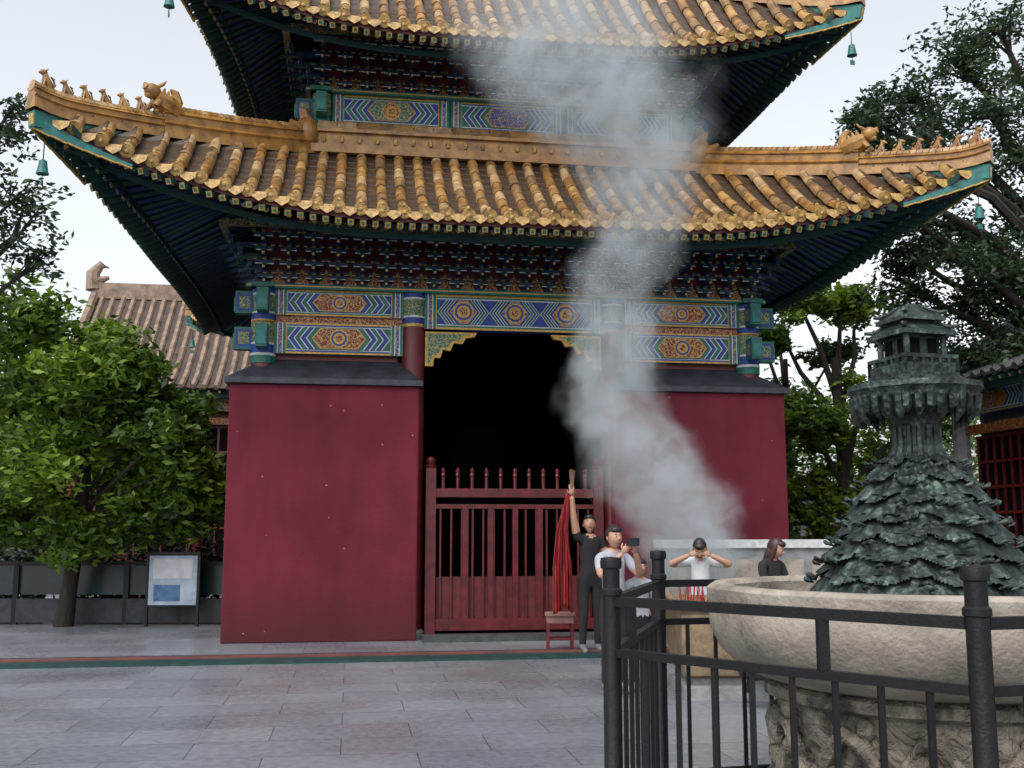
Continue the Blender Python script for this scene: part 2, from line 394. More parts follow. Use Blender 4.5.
def roof_side(R, rcol):
    tl = MB(); ed = MB(); un = MB()
    n = int(R.rt/R.sp)
    xs = [k*R.sp for k in range(-n, n+1)]
    for x in xs:
        rs = max(R.r0, abs(x)); re = R.re(x)
        if re-rs < .12: continue
        L = re-rs; ns = max(1, int(round(L/.33)))
        na = 7
        xj = random.uniform(-.010, .010)
        for i in range(ns):
            vs = []; fs = []
            jj = random.uniform(-.008, .008); xk = random.uniform(-.007, .007)
            for (u, rr) in (((i)/ns, .094), ((i+.12)/ns, .088), ((i+1.0)/ns, .078)):
                r = re-L*u
                if r+.05 < re: dz = (R.S(x, r+.05)-R.S(x, r))/.05
                else: dz = (R.S(x, r)-R.S(x, r-.05))/.05
                nn = Vector((0, dz, 1)).normalized()
                for a in range(na):
                    t = rad(-100+200*a/(na-1))
                    vs.append(Vector((x+xj+xk, -r, R.S(x, r)+.015+jj)) + Vector((1, 0, 0))*math.sin(t)*rr + nn*math.cos(t)*rr)
            for q in range(2):
                for a in range(na-1):
                    fs.append((q*na+a, q*na+a+1, (q+1)*na+a+1, (q+1)*na+a))
            fs.append(tuple(range(na-1, -1, -1)))
            tl.add(vs, fs, random.choice(M_TILES))
        z = R.ze(x)+.02
        dz = (R.S(x, re)-R.S(x, re-.15))/.15
        d = Vector((0, -1, dz)).normalized()
        c = Vector((x, -re, z))
        tl.tube([c-d*.05, c+d*.02, c+d*.022, c+d*.010], [.1, .1, .082, .078], M_TILEEND, n=14)
        tl.ell(c+d*.014, (.04, .02, .04), M_TILEEND, n=8, k=5)
        tl.ell((x, -re+.16, R.S(x, re-.16)+.12), (.035, .035, .045), M_TILEEND, n=6, k=4)
    for x in xs+[xs[-1]+R.sp]:
        xc = x-R.sp/2
        rs = max(R.r0, abs(xc)); re = R.re(xc)
        if re-rs < .1: continue
        L = re-rs; ns = max(1, int(round(L/.2)))
        vs = []; fs = []
        for i in range(ns+1):
            for lift in ((.0, .022) if 0 < i < ns else (0.,)):
                r = re-L*i/ns
                for a, b in ((-.17, .02), (-.08, -.015), (.08, -.015), (.17, .02)):
                    vs.append((xc+a, -min(r, re), R.S(xc, r)+b+lift))
        nr = len(vs)//4
        for i in range(nr-1):
            for a in range(3): fs.append((i*4+a, i*4+a+1, (i+1)*4+a+1, (i+1)*4+a))
        tl.add(vs, fs, M_PAN)
        z = R.ze(xc)
        tl.add([(xc-.115, -re-.01, z+.03), (xc-.10, -re-.03, z-.05), (xc-.04, -re-.045, z-.095), (xc, -re-.05, z-.12), (xc+.04, -re-.045, z-.095), (xc+.10, -re-.03, z-.05), (xc+.115, -re-.01, z+.03)],
               [(0, 1, 2, 3, 4, 5, 6)], M_TILEEND)
    m = 60
    X = [-R.rt+.02 + (2*R.rt-.04)*i/m for i in range(m+1)]
    def strip(mb, off_r, za, zb, mat):
        for i in range(m):
            a, b = X[i], X[i+1]
            pa = (a, -(R.re(a)-off_r)); pb = (b, -(R.re(b)-off_r))
            mb.add([(pa[0], pa[1], R.ze(a)+za), (pb[0], pb[1], R.ze(b)+za), (pb[0], pb[1], R.ze(b)+zb), (pa[0], pa[1], R.ze(a)+zb)], [(0, 1, 2, 3)], mat)
    strip(ed, .05, -.12, .02, M_DKRED)
    strip(ed, .50, -.26, -.16, M_DGREEN)
    ry = rcol
    for i in range(m):
        a, b = X[i], X[i+1]
        ra, rb = R.re(a)-.06, R.re(b)-.06
        col = []
        for (x, re) in ((a, ra), (b, rb)):
            rs = max(ry-.15, abs(x)); rs = min(rs, re-.01)
            col.append([(x, -(re+(rs-re)*j/5), R.S(x, re+(rs-re)*j/5)-.13) for j in range(6)])
        for j in range(5):
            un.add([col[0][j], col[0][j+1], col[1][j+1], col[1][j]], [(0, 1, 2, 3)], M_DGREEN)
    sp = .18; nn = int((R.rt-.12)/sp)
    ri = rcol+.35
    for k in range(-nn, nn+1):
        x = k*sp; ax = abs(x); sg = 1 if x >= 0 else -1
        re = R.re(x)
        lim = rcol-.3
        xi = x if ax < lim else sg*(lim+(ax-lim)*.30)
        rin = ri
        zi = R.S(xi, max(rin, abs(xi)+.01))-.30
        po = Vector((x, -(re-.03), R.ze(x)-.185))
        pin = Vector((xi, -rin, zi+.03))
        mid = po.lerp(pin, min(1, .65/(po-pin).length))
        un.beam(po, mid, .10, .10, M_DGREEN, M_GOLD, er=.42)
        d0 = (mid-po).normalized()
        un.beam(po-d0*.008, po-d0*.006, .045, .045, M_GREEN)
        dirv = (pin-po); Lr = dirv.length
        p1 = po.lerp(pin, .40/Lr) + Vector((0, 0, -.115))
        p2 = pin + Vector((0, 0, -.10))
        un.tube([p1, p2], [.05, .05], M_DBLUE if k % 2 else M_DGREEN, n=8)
        dd = (p1-p2).normalized()
        un.tube([p1, p1+dd*.006], [.045, .045], M_GOLD, n=8)
        un.tube([p1+dd*.006, p1+dd*.010], [.030, .030], M_BLUE if k % 2 else M_GREEN, n=8)
        un.tube([p1+dd*.010, p1+dd*.013], [.014, .014], M_WHITE, n=6)
    return tl, ed, un

def hip_ridge(R, mb):
    N = 26
    pts = []
    for i in range(N+1):
        q = i/N; r = R.rt + .02 - q*(R.rt-R.r0)
        z = R.zh(min(r, R.rt))
        if q < .12: z += .10*((.12-q)/.12)**2
        pts.append(Vector((r, -r, z)))
    big = int(N*.40)
    side = Vector((1, 1, 0)).normalized()
    def prof(h, wd): return [(-wd, -.1), (-wd*.8, h*.25), (-wd*1.05, h*.35), (-wd*.65, h*.5), (-wd*.65, h*.75), (-wd*.9, h*.8), (-wd*.5, h), (wd*.5, h), (wd*.9, h*.8), (wd*.65, h*.75), (wd*.65, h*.5), (wd*1.05, h*.35), (wd*.8, h*.25), (wd, -.1)]
    def sweep(P, h, wd):
        pr = prof(h, wd); n = len(pr); vs = []; fs = []
        for p in P:
            for a, b in pr: vs.append(p+side*a+Vector((0, 0, b)))
        for i in range(len(P)-1):
            for k in range(n-1): fs.append((i*n+k, i*n+k+1, (i+1)*n+k+1, (i+1)*n+k))
        fs.append(tuple(range(n))); fs.append(tuple((len(P)-1)*n+k for k in range(n-1, -1, -1)))
        mb.add(vs, fs, M_RIDGE)
    sweep(pts[:big+1], .22, .12); sweep(pts[big:], .36, .13)
    for i in range(N*2):
        a = i/2; j = int(a); p = pts[j].lerp(pts[j+1], a-j); h = .22 if a < big else .36
        q = pts[j].lerp(pts[j+1], min(1, a-j+.46))
        mb.tube([p+Vector((0, 0, h)), q+Vector((0, 0, h+.005))], [.085, .07], random.choice(M_TILES), n=8)
    def beast(p, s, mat=M_RIDGE):
        Rz = Matrix.Rotation(rad(-45), 3, 'Z')
        def P(x, y, z): return p + Rz @ Vector((x*s, y*s, z*s))
        mb.tube([P(-.12, 0, 0), P(-.06, 0, .18), P(.02, 0, .34), P(.05, 0, .44)], [.12*s, .13*s, .10*s, .08*s], mat, n=8)
        mb.ell(P(.09, 0, .48), (.12*s, .085*s, .095*s), mat, n=8, k=6, M=Rz)
        mb.ell(P(.20, 0, .45), (.06*s, .05*s, .045*s), mat, n=6, k=5, M=Rz)
        for sy in (-1, 1):
            mb.tube([P(.04, sy*.05, .54), P(.0, sy*.07, .60)], [.03*s, .012*s], mat, n=5)
            mb.tube([P(.06, sy*.06, .30), P(.10, sy*.07, .12), P(.12, sy*.07, 0)], [.045*s, .035*s, .04*s], mat, n=6)
        mb.tube([P(-.16, 0, .05), P(-.26, 0, .22), P(-.22, 0, .36), P(-.13, 0, .42)], [.06*s, .055*s, .045*s, .02*s], mat, n=6)
    for j in range(6):
        i = 1+j*1.45; a = int(i); p = pts[a].lerp(pts[a+1], i-a)
        beast(p+Vector((0, 0, .26)), .38 if j else .46, random.choice(M_TILES[:2]+[M_RIDGE]))
    p = pts[big]
    Rz = Matrix.Rotation(rad(-45), 3, 'Z')
    q8 = .80
    def P(x, y, z): return p + Rz @ Vector((x*q8, y*q8, z*q8+.26))
    def tb(pp, rr): mb.tube(pp, [r*q8 for r in rr], M_RIDGE, n=8)
    tb([P(-.32, 0, .16), P(-.16, 0, .20), P(.0, 0, .24), P(.14, 0, .30)], [.18, .21, .20, .15])
    mb.ell(P(.20, 0, .40), (.17*q8, .13*q8, .14*q8), M_RIDGE, n=10, k=8, M=Rz)
    tb([P(.26, 0, .44), P(.36, 0, .44), P(.37, 0, .51)], [.09, .07, .02])
    tb([P(.24, 0, .31), P(.34, 0, .28)], [.08, .04])
    for sy in (-1, 1):
        tb([P(.14, sy*.06, .48), P(.04, sy*.10, .56), P(-.02, sy*.10, .64)], [.04, .03, .008])
        tb([P(.12, sy*.10, .2), P(.22, sy*.13, .08), P(.20, sy*.13, -.02)], [.06, .05, .06])
    for q in range(4):
        tb([P(-.02-.09*q, 0, .40-.02*q), P(-.06-.09*q, 0, .54-.03*q)], [.06, .015])
    tb([P(-.28, 0, .2), P(-.34, 0, .35), P(-.28, 0, .52), P(-.18, 0, .56)], [.12, .11, .08, .02])
    return Vector((R.rt-.02, -(R.rt-.02), R.zc-.17))

def bell(mb, p):
    x, y, z = p
    mb.tube([(x, y, z+.22), (x, y, z+.0)], [.008, .008], M_IRON, n=4)
    mb.lathe([(.02, 0), (.05, -.02), (.062, -.10), (.075, -.17), (.085, -.20), (.0, -.19)], M_TEAL, n=12, c=(x, y, z))
    mb.tube([(x, y, z-.18), (x, y, z-.28)], [.006, .006], M_IRON, n=4)
    mb.box((x, y, z-.32), (.08, .012, .08), M_TEAL)

def hexpoly(cx, cz, hw, hh, y, pt):
    return [(cx-hw, y, cz), (cx-hw+pt, y, cz-hh), (cx+hw-pt, y, cz-hh), (cx+hw, y, cz), (cx+hw-pt, y, cz+hh), (cx-hw+pt, y, cz+hh)]

def painted_beam(mb, x0, x1, z0, z1, y, depth=.22, swap=False, cart=M_SRED, ring=True):
    A, B = (M_BLUE, M_GREEN) if not swap else (M_GREEN, M_BLUE)
    mb.bb(x0, x1, y, y+depth, z0, z1, A)
    e = [y-.003*i for i in range(1, 18)]
    h = z1-z0; cz = (z0+z1)/2; W_ = x1-x0
    def band(xa, xb, za, zb, mt, k):
        mb.poly([(xa, e[k], za), (xb, e[k], za), (xb, e[k], zb), (xa, e[k], zb)], mt)
    for za, zb, mt in ((0, .06, M_GOLD), (.06, .11, B), (.11, .14, M_WHITE)):
        band(x0, x1, z0+h*za, z0+h*zb, mt, 0); band(x0, x1, z1-h*zb, z1-h*za, mt, 0)
    for sgn, xe in ((1, x0), (-1, x1)):
        o = 0
        for wd, mt in ((.05, M_GREEN), (.016, M_WHITE), (.06, M_SBLUE), (.016, M_WHITE), (.045, M_GREEN), (.014, M_GOLD)):
            xa, xb = sorted((xe+sgn*o, xe+sgn*(o+wd)))
            band(xa, xb, z0+.004, z1-.004, mt, 1); o += wd
    inner = W_-.42
    nC = 1 if W_ < 2.6 else 3
    cw = inner/nC
    for c in range(nC):
        cx = x0+.21+cw*(c+.5)
        hw = cw*.5; hh = h*.355
        pt = hh*.75
        sw = min(1.0, hw/.85)
        seq = [(M_WHITE, 0), (B, .02), (M_WHITE, .10), (A, .122), (M_WHITE, .20), (B, .222), (M_WHITE, .30), (A, .322), (M_GOLD, .40), (cart if c % 2 == 0 else M_SBLUE, .422)]
        for i, (mt, ins) in enumerate(seq):
            w2 = hw-ins*sw
            if w2 < .1: break
            mb.poly(hexpoly(cx, cz, w2, hh if i < 8 else hh-(.012*(i-7)), e[2+i], min(pt, w2*.7)), mt)
        if ring and hw-.38*sw > .12:
            rr = hh*.80
            for f_, mt, kk in ((1, M_GOLD, 13), (.84, M_BLUE if cart is M_SRED else M_SRED, 14), (.62, M_GOLD, 15), (.36, M_SRED, 16)):
                mb.poly([(cx+math.cos(2*math.pi*k/24)*rr*f_*(1+.08*(k % 2)), e[kk], cz+math.sin(2*math.pi*k/24)*rr*f_*(1+.08*(k % 2))) for k in range(24)], mt)

def bracket(mb, x, r, z, tiers=4, odd=False, dz=.185, dr=.15):
    for j in range(tiers):
        ro = r+dr*(j+1); zz = z+.06+dz*j
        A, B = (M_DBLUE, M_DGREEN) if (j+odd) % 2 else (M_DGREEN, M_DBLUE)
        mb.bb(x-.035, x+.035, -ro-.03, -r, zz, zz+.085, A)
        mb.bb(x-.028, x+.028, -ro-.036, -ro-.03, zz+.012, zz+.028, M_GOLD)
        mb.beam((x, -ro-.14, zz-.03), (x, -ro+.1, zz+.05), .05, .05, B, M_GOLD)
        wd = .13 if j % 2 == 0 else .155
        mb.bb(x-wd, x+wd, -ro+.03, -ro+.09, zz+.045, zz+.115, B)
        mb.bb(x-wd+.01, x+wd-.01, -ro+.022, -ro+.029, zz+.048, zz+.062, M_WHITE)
        for dx in (-wd, 0, wd):
            mb.bb(x+dx-.032, x+dx+.032, -ro+.02, -ro+.10, zz+.117, zz+.165, A)
            mb.bb(x+dx-.030, x+dx+.030, -ro+.013, -ro+.019, zz+.118, zz+.128, M_GOLD)
    mb.bb(x-.07, x+.07, -r-.12, -r+.02, z, z+.07, M_DBLUE)

def storey(rcol, cols, zb, zt, single_mid):
    mb = MB()
    y = -(rcol+.10)
    edges = [-rcol] + cols + [rcol]
    for i in range(len(edges)-1):
        a, b = edges[i]+.17, edges[i+1]-.17
        mid = (len(cols) > 0 and i == len(cols)//2)
        if mid and single_mid:
            painted_beam(mb, a, b, zt-.62, zt-.04, y, cart=M_SRED)
        elif len(cols) == 0:
            seg = 3; wL = (b-a)/seg
            for q in range(seg):
                painted_beam(mb, a+q*wL+.01, a+(q+1)*wL-.01, zb+.03, zt-.04, y, swap=q % 2 == 1, cart=M_SBLUE if q % 2 else M_SGREEN, ring=q % 2 == 0)
        else:
            painted_beam(mb, a, b, zt-.46, zt-.04, y)
            mb.bb(a, b, y+.05, y+.2, zt-.58, zt-.46, M_SRED)
            painted_beam(mb, a, b, zb+.02, zt-.58, y, swap=True)
    mb.bb(-rcol-.28, rcol+.28, y-.10, y+.25, zt-.04, zt+.03, M_GREEN)
    mb.bb(-rcol-.27, rcol+.27, y-.106, y-.10, zt-.012, zt+.006, M_GOLD)
    n = int(2*rcol/.37); zb0 = zt+.03
    for k in range(n+1):
        x = -rcol+2*rcol*k/n
        bracket(mb, x, rcol, zb0, odd=k % 2 == 0)
        if k < n:
            x2 = x+rcol/n
            yy = -(rcol+.012)
            mb.poly([(x2-.12, yy, zb0+.03), (x2+.12, yy, zb0+.03), (x2, yy, zb0+.30)], M_GOLD)
            mb.poly([(x2-.095, yy-.004, zb0+.045), (x2+.095, yy-.004, zb0+.045), (x2, yy-.004, zb0+.265)], M_SRED)
    mb.bb(-rcol, rcol, -(rcol+.008), -rcol+.1, zb0, zb0+1.15, M_DKRED)
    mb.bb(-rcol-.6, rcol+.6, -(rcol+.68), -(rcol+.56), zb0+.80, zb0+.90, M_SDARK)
    return mb

R1 = Roof(3.25, 5.95, 6.9, 8.2, 6.30, 7.22)
R2 = Roof(.35, 4.95, 5.62, 14.0, 9.72, 10.35, x0=1.5)
RC1, RC2 = 4.05, 3.25
def four(mb, name, smooth=None):
    me = mb.mesh(name, smooth)
    for k in range(4): mkobj(name if k == 0 else name+'_side%d' % k, me, pav, (0, 0, 0), rad(90*k))
for R, rc, nm in ((R1, RC1, 'lower'), (R2, RC2, 'upper')):
    tl, ed, un = roof_side(R, rc)
    four(tl, nm+'_roof_tiles', 50); four(ed, nm+'_fascia'); four(un, nm+'_rafters')
    hb = MB(); c0 = hip_ridge(R, hb)
    inner = Vector((rc, -rc, R.zh(rc)-.55 if nm == 'lower' else R.zh(rc)-.6))
    hb.beam(c0+Vector((.02, -.02, .02)), inner, .16, .22, M_TEAL, M_GOLD)
    hb.beam(c0.lerp(inner, .12)+Vector((0, 0, -.2)), inner+Vector((0, 0, -.25)), .15, .2, M_DGREEN, M_GOLD)
    for sx in (0, 1):
        prev = None
        for i in range(7):
            x = R.rt-.02-i*.20
            p = Vector((x, -(R.re(x)+.005), R.ze(x)-.17))
            if sx: p = Vector((-p.y, -p.x, p.z))
            hgt = .17*(1-i/8)
            if prev is not None:
                hb.beam(prev, p, .03, hgt, M_TEAL)
                hb.beam(prev+Vector((0, 0, -hgt/2-.014)), p+Vector((0, 0, -hgt/2-.014)), .034, .02, M_GOLD)
            prev = p
    bell(hb, c0+Vector((-.12, .12, -.48)))
    four(hb, nm+'_hip_ridge', 40)

four(storey(RC1, [-1.66, 1.66], 4.45, 5.55, True), 'lower_painted_beams')
four(storey(RC2, [], 8.62, 9.22, False), 'upper_painted_beams')

cm = MB()
for sx in (-1, 1):
    for (x, y) in ((1.66*sx, -RC1), (1.66*sx, RC1), (RC1*sx, -RC1), (RC1*sx, RC1), (RC1*sx, 1.66), (RC1*sx, -1.66)):
        corner = abs(x) > 3 and abs(y) > 3
        cm.lathe([(.23, 0), (.23, .1), (.19, .14)], M_STONE, n=20, c=(x, y, 0))
        cm.lathe([(.19, .14), (.185, 4.95 if not corner else 4.3)], M_COL, n=24, c=(x, y, 0))
        if corner:
            for za, zb, r_, mt in ((4.3, 4.42, .2, M_GREEN), (4.42, 4.46, .204, M_WHITE), (4.46, 4.60, .2, M_BLUE), (4.60, 4.63, .204, M_WHITE), (4.63, 4.98, .2, M_SGREEN)):
                cm.lathe([(r_, za), (r_, zb)], mt, n=24, c=(x, y, 0))
        cm.lathe([(.2, 4.95), (.2, 5.0)], M_GOLD, n=24, c=(x, y, 0))
        cm.lathe([(.197, 5.0), (.197, 5.10)], M_BLUE, n=24, c=(x, y, 0))
        cm.lathe([(.2, 5.10), (.2, 5.13)], M_WHITE, n=24, c=(x, y, 0))
        cm.lathe([(.197, 5.13), (.197, 5.40)], M_SGREEN, n=24, c=(x, y, 0))
        cm.lathe([(.2, 5.40), (.2, 5.43)], M_WHITE, n=24, c=(x, y, 0))
        cm.lathe([(.2, 5.43), (.2, 5.50)], M_BLUE, n=24, c=(x, y, 0))
for sx in (-1, 1):
    for sy in (-1, 1):
        x, y = RC2*sx, RC2*sy
        cm.lathe([(.17, 8.2), (.17, 8.8)], M_TEAL, n=16, c=(x, y, 0)); cm.lathe([(.172, 8.8), (.172, 9.2)], M_SGREEN, n=16, c=(x, y, 0))
        for rc, zz in ((RC1, (4.70, 5.28)), (RC2, (8.9,))):
            for z in zz:
                X, Y = rc*sx, rc*sy
                for dx, dy in ((sx, 0), (0, sy)):
                    cx, cy = X+dx*.30, Y+dy*.30
                    cm.box((cx, cy, z), (.3 if dx else .18, .3 if dy else .18, .36), M_GREEN)
                    cm.box((X+dx*.30, Y+dy*.30, z), (.24 if dx else .19, .24 if dy else .19, .28), M_BLUE)
                    cm.box((X+dx*.30, Y+dy*.30, z), (.17 if dx else .20, .17 if dy else .20, .20), M_SGREEN)
                    cm.box((X+dx*.455, Y+dy*.455, z-.04), (.03 if dx else .15, .03 if dy else .15, .22), M_TEAL)
cm.obj('columns', pav, 40)

wb = MB()
H = 3.93
for sx in (-1, 1):
    a, b = sorted((sx*1.58, sx*4.5))
    wb.bb(a, b, -4.5, -3.6, 0, H, M_WALL)
    a, b = sorted((sx*3.6, sx*4.5)); wb.bb(a, b, -3.6, 3.6, 0, H, M_WALL)
wb.bb(-4.5, 4.5, 3.6, 4.5, 0, H, M_WALL)
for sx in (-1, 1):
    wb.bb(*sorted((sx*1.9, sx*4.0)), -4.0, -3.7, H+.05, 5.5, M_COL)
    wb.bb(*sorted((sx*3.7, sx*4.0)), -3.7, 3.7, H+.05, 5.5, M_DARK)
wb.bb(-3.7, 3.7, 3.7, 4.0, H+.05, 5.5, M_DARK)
o = wb.obj('masonry_walls', pav)
bv = o.modifiers.new('edge', 'BEVEL'); bv.width = .02; bv.segments = 2
cb = MB()
z0, z1, z2 = H, H+.09, H+.46
for sx in (-1, 1):
    cb.bb(*sorted((sx*1.53, sx*4.57)), -4.57, -3.55, z0, z1, M_COP)
    cb.bb(*sorted((sx*3.6, sx*4.57)), -3.55, 3.6, z0, z1, M_COP)
    cb.poly([(sx*4.55, -4.55, z1), (sx*1.56, -4.55, z1), (sx*1.86, -4.0, z2), (sx*4.0, -4.0, z2)], M_COP)
    cb.poly([(sx*1.56, -4.55, z1), (sx*1.56, -3.57, z1), (sx*1.86, -4.0, z2)], M_COP)
    cb.poly([(sx*4.55, -4.55, z1), (sx*4.0, -4.0, z2), (sx*4.0, 4.0, z2), (sx*4.55, 4.55, z1)], M_COP)
cb.bb(-4.57, 4.57, 3.6, 4.57, z0, z1, M_COP)
cb.poly([(-4.55, 4.55, z1), (4.55, 4.55, z1), (4.0, 4.0, z2), (-4.0, 4.0, z2)], M_COP)
cb.obj('wall_coping', pav)

it = MB()
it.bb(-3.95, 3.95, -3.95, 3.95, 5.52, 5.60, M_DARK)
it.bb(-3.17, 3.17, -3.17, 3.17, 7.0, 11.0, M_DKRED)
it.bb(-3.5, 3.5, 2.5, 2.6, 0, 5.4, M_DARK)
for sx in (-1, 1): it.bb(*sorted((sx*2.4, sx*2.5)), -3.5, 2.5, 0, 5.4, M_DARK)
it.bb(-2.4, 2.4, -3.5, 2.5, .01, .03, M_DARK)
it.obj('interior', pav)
se = MB()
se.bb(-.8, .8, 1.15, 1.85, .03, .5, M_STELE); se.bb(-.55, .55, 1.34, 1.66, .5, 3.2, M_STELE); se.bb(-.62, .62, 1.3, 1.7, 3.2, 3.9, M_STELE)
se.obj('stele', pav)

wr = MB()
hw = 3.25+.02
for k in range(4):
    Rz = Matrix.Rotation(rad(90*k), 3, 'Z')
    for (ra, rb, za, zb, mt) in ((0, .30, 8.06, 8.20, M_RIDGE), (0, .20, 8.20, 8.44, M_RIDGE), (0, .27, 8.44, 8.50, M_RIDGE), (0, .17, 8.50, 8.60, M_TILE)):
        c = Rz @ Vector((0, -(hw+(ra+rb)/2), 0))
        wr.box((c.x, c.y, (za+zb)/2), (2*(hw+rb)-.006*k, rb-ra, zb-za-.002*k), mt, rz=rad(90*k))
    for i in range(22):
        x = -3.2+6.4*i/21
        c = Rz @ Vector((x, -(hw+.205), 8.32))
        wr.ell(c, (.05, .05, .07), M_TILEEND, n=6, k=4)
    for i in range(20):
        x = -3.3+6.6*i/20
        c = Rz @ Vector((x, -(hw+.12), 8.60)); c2 = Rz @ Vector((x+.31, -(hw+.12), 8.60))
        wr.tube([c, c2], [.085, .072], random.choice(M_TILES), n=8)
    c = Rz @ Vector((hw+.22, -hw-.22, 8.42))
    wr.ell(c, (.2, .2, .28), M_RIDGE, n=10, k=7)
    wr.tube([c+Vector((0, 0, .16)), c+Rz @ Vector((.06, -.06, .34)), c+Rz @ Vector((-.05, .05, .42))], [.11, .08, .02], M_RIDGE, n=7)
    wr.tube([c+Vector((0, 0, .0)), c+Rz @ Vector((.2, -.2, .02)), c+Rz @ Vector((.26, -.26, .10))], [.12, .09, .03], M_RIDGE, n=7)
wr.obj('surrounding_ridge', pav, 40)

dr = MB()
for sx in (-1, 1):
    def q(x, z, y): return (sx*x, y, z)
    outl = [(1.47, 4.89), (.62, 4.89), (.66, 4.82), (.80, 4.80), (.86, 4.70), (1.0, 4.71), (1.06, 4.58), (1.18, 4.60), (1.22, 4.46), (1.32, 4.46), (1.34, 4.32), (1.47, 4.32)]
    n = len(outl)
    f = [q(x, z, -4.12) for x, z in outl]; b = [q(x, z, -4.04) for x, z in outl]
    dr.add(f+b, [tuple(range(n)), tuple(range(2*n-1, n-1, -1))]+[(i, (i+1) % n, n+(i+1) % n, n+i) for i in range(n)], M_GOLD)
    inn = [(1.43, 4.86), (.74, 4.86), (.75, 4.845), (.85, 4.84), (.91, 4.745), (1.03, 4.755), (1.11, 4.63), (1.21, 4.64), (1.26, 4.505), (1.36, 4.505), (1.38, 4.37), (1.43, 4.37)]
    dr.poly([q(x, z, -4.126) for x, z in inn], M_SGREEN)
dr.obj('carved_door_brackets', pav)

gt = MB()
yg = -4.18
for sx in (-1, 1):
    gt.bb(*sorted((sx*1.28, sx*1.44)), yg-.08, yg+.08, 0, 2.66, M_FENCE)
    gt.lathe([(.08, 0), (.10, .03), (.06, .06), (.085, .12), (.05, .17), (.0, .19)], M_FENCE, n=12, c=(sx*1.36, yg, 2.66))
gt.bb(-1.28, 1.28, yg-.05, yg+.05, 2.20, 2.34, M_FENCE)
gt.bb(-1.28, 1.28, yg-.045, yg+.045, 2.02, 2.09, M_FENCE)
gt.bb(-1.28, 1.28, yg-.05, yg+.05, .12, .30, M_FENCE)
for i in range(11):
    x = -1.16+2.32*i/10
    gt.lathe([(.028, 2.34), (.028, 2.52), (.042, 2.55), (.028, 2.58), (.036, 2.63), (.0, 2.68)], M_FENCE, n=8, c=(x, yg, 0))
for x in (-.80, -.40, 0, .40, .80):
    gt.bb(x-.045, x+.045, yg-.042, yg+.042, .30, 2.02, M_FENCE)
for i in range(15):
    x = -1.2+2.4*i/14
    gt.bb(x-.014, x+.014, yg-.02, yg+.02, .3, 2.02, M_FENCE)
gt.bb(-1.26, 1.26, yg+.03, yg+.045, .30, .95, M_DKRED)
gt.obj('lattice_gate', pav)
stp = MB(); stp.bb(-1.5, 1.5, -4.8, -4.3, 0, .08, M_GREY); stp.obj('door_step', pav)

# ================================================================ halls behind
def hall(name, L, Dp, ze, zr, tile, pan, loc, rz, body=(M_COL, M_SBLUE), bays=5):
    root = empty(name, loc, rz)
    mb = MB()
    def S(u): return zr+(ze-zr)*(1-(1-u)**1.25)
    for sy in (-1, 1):
        n = int(L/.32)
        for i in range(n+1):
            x = L*i/n
            P = [(x+random.uniform(-.01, .01), sy*Dp*u, S(u)+.03+random.uniform(-.008, .008)) for u in (0, .2, .4, .6, .8, 1)]
            mb.tube(P, [.085]*6, tile, n=6)
        for j in range(10):
            a, b = j/10, (j+1)/10
            mb.poly([(0, sy*Dp*a, S(a)), (L, sy*Dp*a, S(a)), (L, sy*Dp*b, S(b)), (0, sy*Dp*b, S(b))], pan)
        mb.bb(0, L, sy*Dp*.93-.04, sy*Dp*.93+.04, ze-.22, ze-.06, M_DGREEN)
        for i in range(int(L/.3)):
            mb.beam((i*.3+.1, sy*(Dp-.04), ze-.10), (i*.3+.1, sy*(Dp-1.1), ze+.35), .08, .08, M_DGREEN, M_GOLD)
    mb.bb(-.02, L+.02, -.16, .16, zr-.1, zr+.42, tile)
    for xe, s in ((0, 1), (L, -1)):
        mb.tube([(xe, 0, zr+.2), (xe-.05*s, 0, zr+.75), (xe+.2*s, 0, zr+1.05), (xe+.42*s, 0, zr+.95)], [.26, .22, .14, .04], tile, n=8)
        mb.tube([(xe+.1*s, 0, zr+.5), (xe+.45*s, 0, zr+.62)], [.16, .06], tile, n=8)
        for sy in (-1, 1):
            P = [(xe+.05*s, sy*Dp*u, S(u)+.12) for u in (0, .2, .4, .6, .8, 1)]
            mb.tube(P, [.14]*6, tile, n=6)
        mb.poly([(xe+.3*s, -Dp*.8, S(.8)-.05), (xe+.3*s, 0, zr-.05), (xe+.3*s, Dp*.8, S(.8)-.05)], M_DKRED)
    mb.obj('tiled_roof', root, 40)
    fb = MB(); yf = -(Dp-1.3)
    fb.bb(.6, L-.6, yf+.1, -yf, 0, ze+.1, body[0])
    bw = (L-1.0)/bays
    for i in range(bays+1):
        x = .5+bw*i
        fb.lathe([(.2, 0), (.17, ze)], M_COL if name != 'side_hall' else M_STONE, n=12, c=(x, yf-.3, 0))
        if i < bays:
            painted_beam(fb, x+.16, x+bw-.16, ze-.55, ze-.05, yf-.38)
            fb.bb(x+.2, x+bw-.2, yf-.02, yf+.05, 1.0, ze-1.0, M_DARK)
            for k in range(9):
                xx = x+.2+(bw-.4)*k/8; fb.bb(xx-.03, xx+.03, yf-.06, yf-.03, 1.0, ze-1.0, M_COL)
            for k in range(6):
                zz = 1.0+(ze-2.0)*k/5; fb.bb(x+.2, x+bw-.2, yf-.09, yf-.062, zz-.03, zz+.03, M_COL)
            fb.bb(x+.2, x+bw-.2, yf-.32, yf-.2, ze-.95, ze-.75, M_SRED)
    fb.obj('facade', root)
    return root
hall('rear_hall', 18, 4.3, 5.7, 9.2, M_HTILE, M_HPAN, (-11.0, 18.5, 0), 0)
hall('side_hall', 14, 3.6, 4.6, 6.8, M_GREY, M_GREY, (12.8, 4.6, 0), rad(-90), body=(M_GREY, M_SBLUE))
cw = MB()
